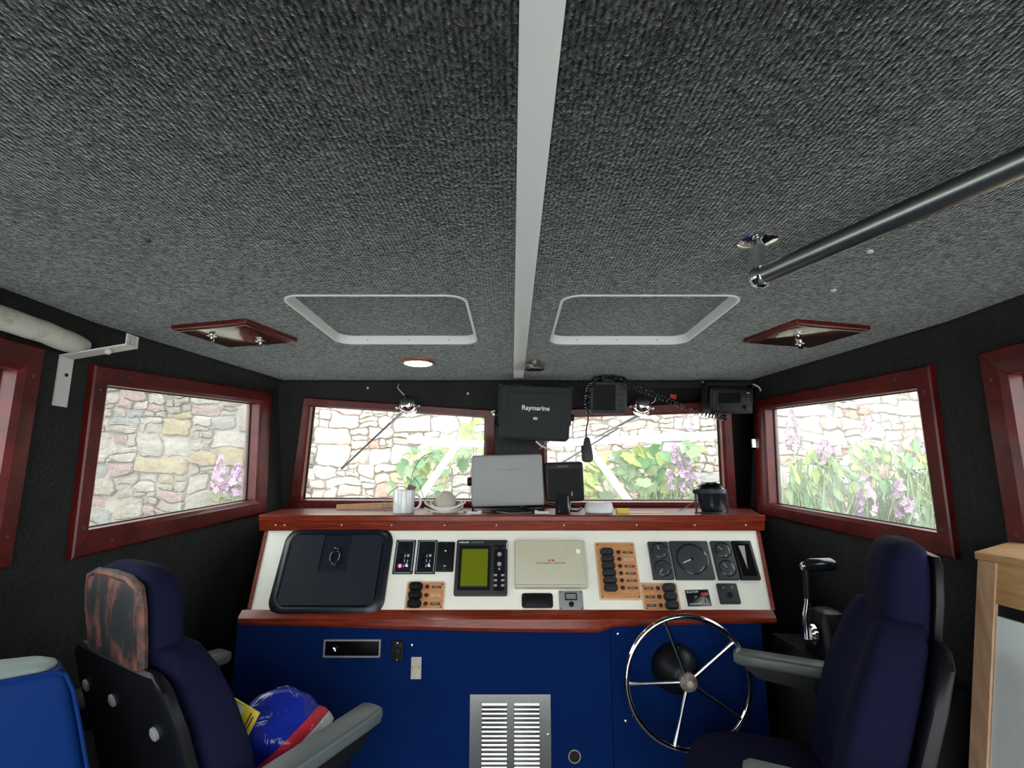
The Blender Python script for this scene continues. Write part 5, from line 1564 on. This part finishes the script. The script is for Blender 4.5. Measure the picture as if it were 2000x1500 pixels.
def shrub(label, root_px, blobs, n, mats, seed, size=(0.09, 0.17), Y=5.0, spread=0.25, lobed=True):
    """blobs: pixel ellipses (cx,cy,rx,ry) on which the leaves hang around depth Y"""
    rnd = random.Random(seed)
    base = at(*root_px, Y); gz = 0.55
    root = Vector((base.x, Y, gz))
    t = thing('shrub', label, 'plant', loc=root, group='leafy shrubs')
    area = [b_[2] * b_[3] for b_ in blobs]
    tips = []
    for i in range(n):
        b_ = rnd.choices(blobs, area)[0]
        a = rnd.uniform(0, 2 * PI); rr = math.sqrt(rnd.random())
        p = at(b_[0] + b_[2] * rr * math.cos(a), b_[1] + b_[3] * rr * math.sin(a), Y + rnd.uniform(-spread, spread))
        tips.append(p)
        s = rnd.uniform(*size)
        o = link('leaf', LEAF[(lobed, rnd.choice(mats))], t)
        ez = Matrix.Rotation(rnd.uniform(0, 2 * PI), 4, 'Z') @ Matrix.Rotation(rnd.uniform(R(25), R(95)), 4, 'X')
        o.matrix_local = Matrix.Translation(p - root) @ Matrix.Rotation(rnd.uniform(-0.9, 0.9), 4, 'Z') @ Matrix.Rotation(R(rnd.uniform(200, 285)), 4, 'X') @ Matrix.Rotation(rnd.uniform(-0.6, 0.6), 4, 'Y') @ Matrix.Scale(s, 4)
    for i, b_ in enumerate(blobs):
        c = at(b_[0], b_[1], Y) - root
        part('stem', MB().tube([(0, 0, 0), (c.x * 0.4, 0.03, c.z * 0.55), c], [0.012, 0.009, 0.005], 6), 'stem_brown', t)
        for p in rnd.sample(tips, min(6, len(tips))):
            q = p - root
            if (q - c).length < 0.5:
                part('twig', MB().tube([c, c.lerp(q, 0.6) + Vector((0, 0, 0.02)), q], [0.004, 0.003, 0.002], 5), 'stem_green', t)
    return t
shrub('leafy lobed shrub seen through the port windscreen behind the mug', (840, 990), [(830, 905, 50, 38), (790, 950, 40, 26), (885, 885, 38, 22), (850, 960, 40, 22)], 80, ['leaf_green', 'leaf_lime', 'leaf_pale'], 1, (0.07, 0.15))
shrub('small yellow green spray at the top inner corner of the port windscreen', (925, 990), [(925, 838, 22, 24), (930, 875, 12, 10)], 20, ['leaf_lime'], 2, (0.07, 0.13))
shrub('big leaved shrub seen through the starboard windscreen right of the microphone', (1250, 1010), [(1200, 905, 45, 30), (1260, 900, 45, 40), (1290, 950, 50, 30), (1220, 965, 50, 20), (1330, 880, 40, 24)], 110, ['leaf_green', 'leaf_pale', 'leaf_pale', 'leaf_lime'], 3, (0.08, 0.18))
shrub('yellow green shrub behind the small black display', (1150, 1010), [(1150, 930, 22, 26), (1155, 968, 24, 14), (1165, 890, 18, 12)], 26, ['leaf_lime'], 4, (0.08, 0.15), 4.8)

def fireweed(label, px_, top_py, Y, seed, fl=0.35, group='pink flowering fireweeds'):
    rnd = random.Random(seed)
    tp = at(px_, top_py, Y); gz = 0.45
    root = Vector((tp.x + rnd.uniform(-0.08, 0.08), Y, gz)); hgt = tp.z - gz
    dx = tp.x - root.x
    t = thing('fireweed', label, 'plant', loc=root, group=group)
    part('stem', MB().tube([(0, 0, 0), (dx * 0.4, 0.02, hgt * 0.5), (dx, 0, hgt)], [0.008, 0.006, 0.003], 6), 'stem_green', t)
    mb = MB()
    for i in range(60):
        f = rnd.uniform(0.25, 1 - fl * 0.7); a = rnd.uniform(0, 2 * PI)
        L_ = rnd.uniform(0.10, 0.19) * (1.1 - 0.4 * f); wd = 0.014
        Mx = Matrix.Translation((dx * f, 0, hgt * f)) @ Matrix.Rotation(a, 4, 'Z') @ Matrix.Rotation(R(rnd.uniform(-5, 45)), 4, 'Y').inverted()
        mb.add([(0, 0, 0), (L_ * 0.4, wd, 0.01), (L_ * 0.4, -wd, 0.01), (L_ * 0.4, 0, 0.002), (L_, 0, -0.03)], [(0, 3, 1), (0, 2, 3), (1, 3, 4), (3, 2, 4)], Mx)
    lv = part('leaves', mb, rnd.choice(['leaf_pale', 'leaf_green', 'leaf_lime']), t, angle=80); lv['kind'] = 'stuff'
    mb = MB()
    for i in range(70):
        f = 1 - fl * rnd.random() ** 1.1; a = rnd.uniform(0, 2 * PI)
        rad = 0.012 + 0.055 * min(1, (1 - f) / fl * 1.6)
        Mx = Matrix.Translation((dx * f, 0, hgt * f)) @ Matrix.Rotation(a, 4, 'Z') @ Matrix.Translation((rad, 0, 0)) @ Matrix.Rotation(rnd.uniform(-0.6, 0.6), 4, 'X') @ Matrix.Rotation(R(rnd.uniform(50, 110)), 4, 'Y')
        s = 0.020 + 0.012 * (1 - f) / fl
        for k in range(4):
            mb.add([(0, 0, 0), (s * 0.6, -s * 0.45, 0.003), (s, 0, 0.006), (s * 0.6, s * 0.45, 0.003)], [(0, 1, 2, 3)], Mx @ Matrix.Rotation(k * PI / 2, 4, 'Z'))
    fl_ = part('flowers', mb, 'petal_pink', t, angle=80); fl_['kind'] = 'stuff'
fw = [('tall pink fireweed at the right edge of the starboard windscreen', 1345, 795, 4.85, 0.42),
      ('leaning pink fireweed beside the tall one in the starboard windscreen', 1318, 868, 4.7, 0.30),
      ('pink fireweed low in the port side window', 432, 890, 5.2, 0.28),
      ('pink fireweed standing right of another in the port side window', 465, 905, 5.2, 0.24),
      ('pink fireweed high in the middle of the starboard side window', 1690, 812, 5.0, 0.34),
      ('pink fireweed low in the middle of the starboard side window', 1688, 925, 4.3, 0.30),
      ('pink fireweed at the lower right of the starboard side window', 1756, 935, 4.3, 0.28),
      ('thin fireweed at the left of the starboard side window', 1545, 800, 5.2, 0.22),
      ('short fireweed in the leaves at the centre left of the starboard side window', 1610, 860, 4.9, 0.12),
      ('fireweed near the right edge of the starboard side window', 1790, 850, 4.8, 0.14)]
for i, (lb, x, y, Y, fl_) in enumerate(fw):
    fireweed(lb, x, y, Y, 40 + i, fl_)
# leafy stems without flowers
random.seed(77)
mb = MB()
def blades(mb, n, x0, x1, y0, y1, zb, h0, h1, rnd):
    for i in range(n):
        x, y = rnd.uniform(x0, x1), rnd.uniform(y0, y1)
        hgt = rnd.uniform(h0, h1); a = rnd.uniform(0, 2 * PI); lean_ = rnd.uniform(0.05, 0.4) * hgt
        w_ = rnd.uniform(0.006, 0.014)
        Mx = Matrix.Translation((x, y, zb)) @ Matrix.Rotation(a, 4, 'Z')
        mb.add([(0, -w_, 0), (0, w_, 0), (lean_ * 0.3, w_ * 0.9, hgt * 0.55), (lean_ * 0.3, -w_ * 0.9, hgt * 0.55), (lean_, 0, hgt)], [(0, 1, 2, 3), (3, 2, 4)], Mx)
rnd = random.Random(5)
blades(mb, 1500, 1.9, 4.6, 4.3, 4.95, 0.55, 0.55, 1.15, rnd)
blades(mb, 260, 0.9, 1.9, 4.5, 4.95, 0.6, 0.5, 0.95, rnd)
blades(mb, 90, -2.95, -2.55, 4.7, 5.0, 0.6, 0.4, 0.75, rnd)
g = single('tall_grass', mb, 'leaf_pale', 'tall pale green grass and weeds along the foot of the stone wall', 'grass', angle=80)
g['kind'] = 'stuff'
for i in range(6):
    pass
for i, (x, y, rx, ry, n, lb) in enumerate(((1590, 930, 60, 60, 95, 'bushy green weed at the left of the starboard side window'), (1700, 900, 55, 50, 80, 'bushy green weed in the middle of the starboard side window'), (1790, 930, 45, 80, 95, 'bushy green weed at the right of the starboard side window'))):
    shrub(lb, (x, 1030), [(x, y, rx, ry)], n, ['leaf_pale', 'leaf_lime', 'leaf_green'], 90 + i, (0.12, 0.22), 4.7, 0.3, False)
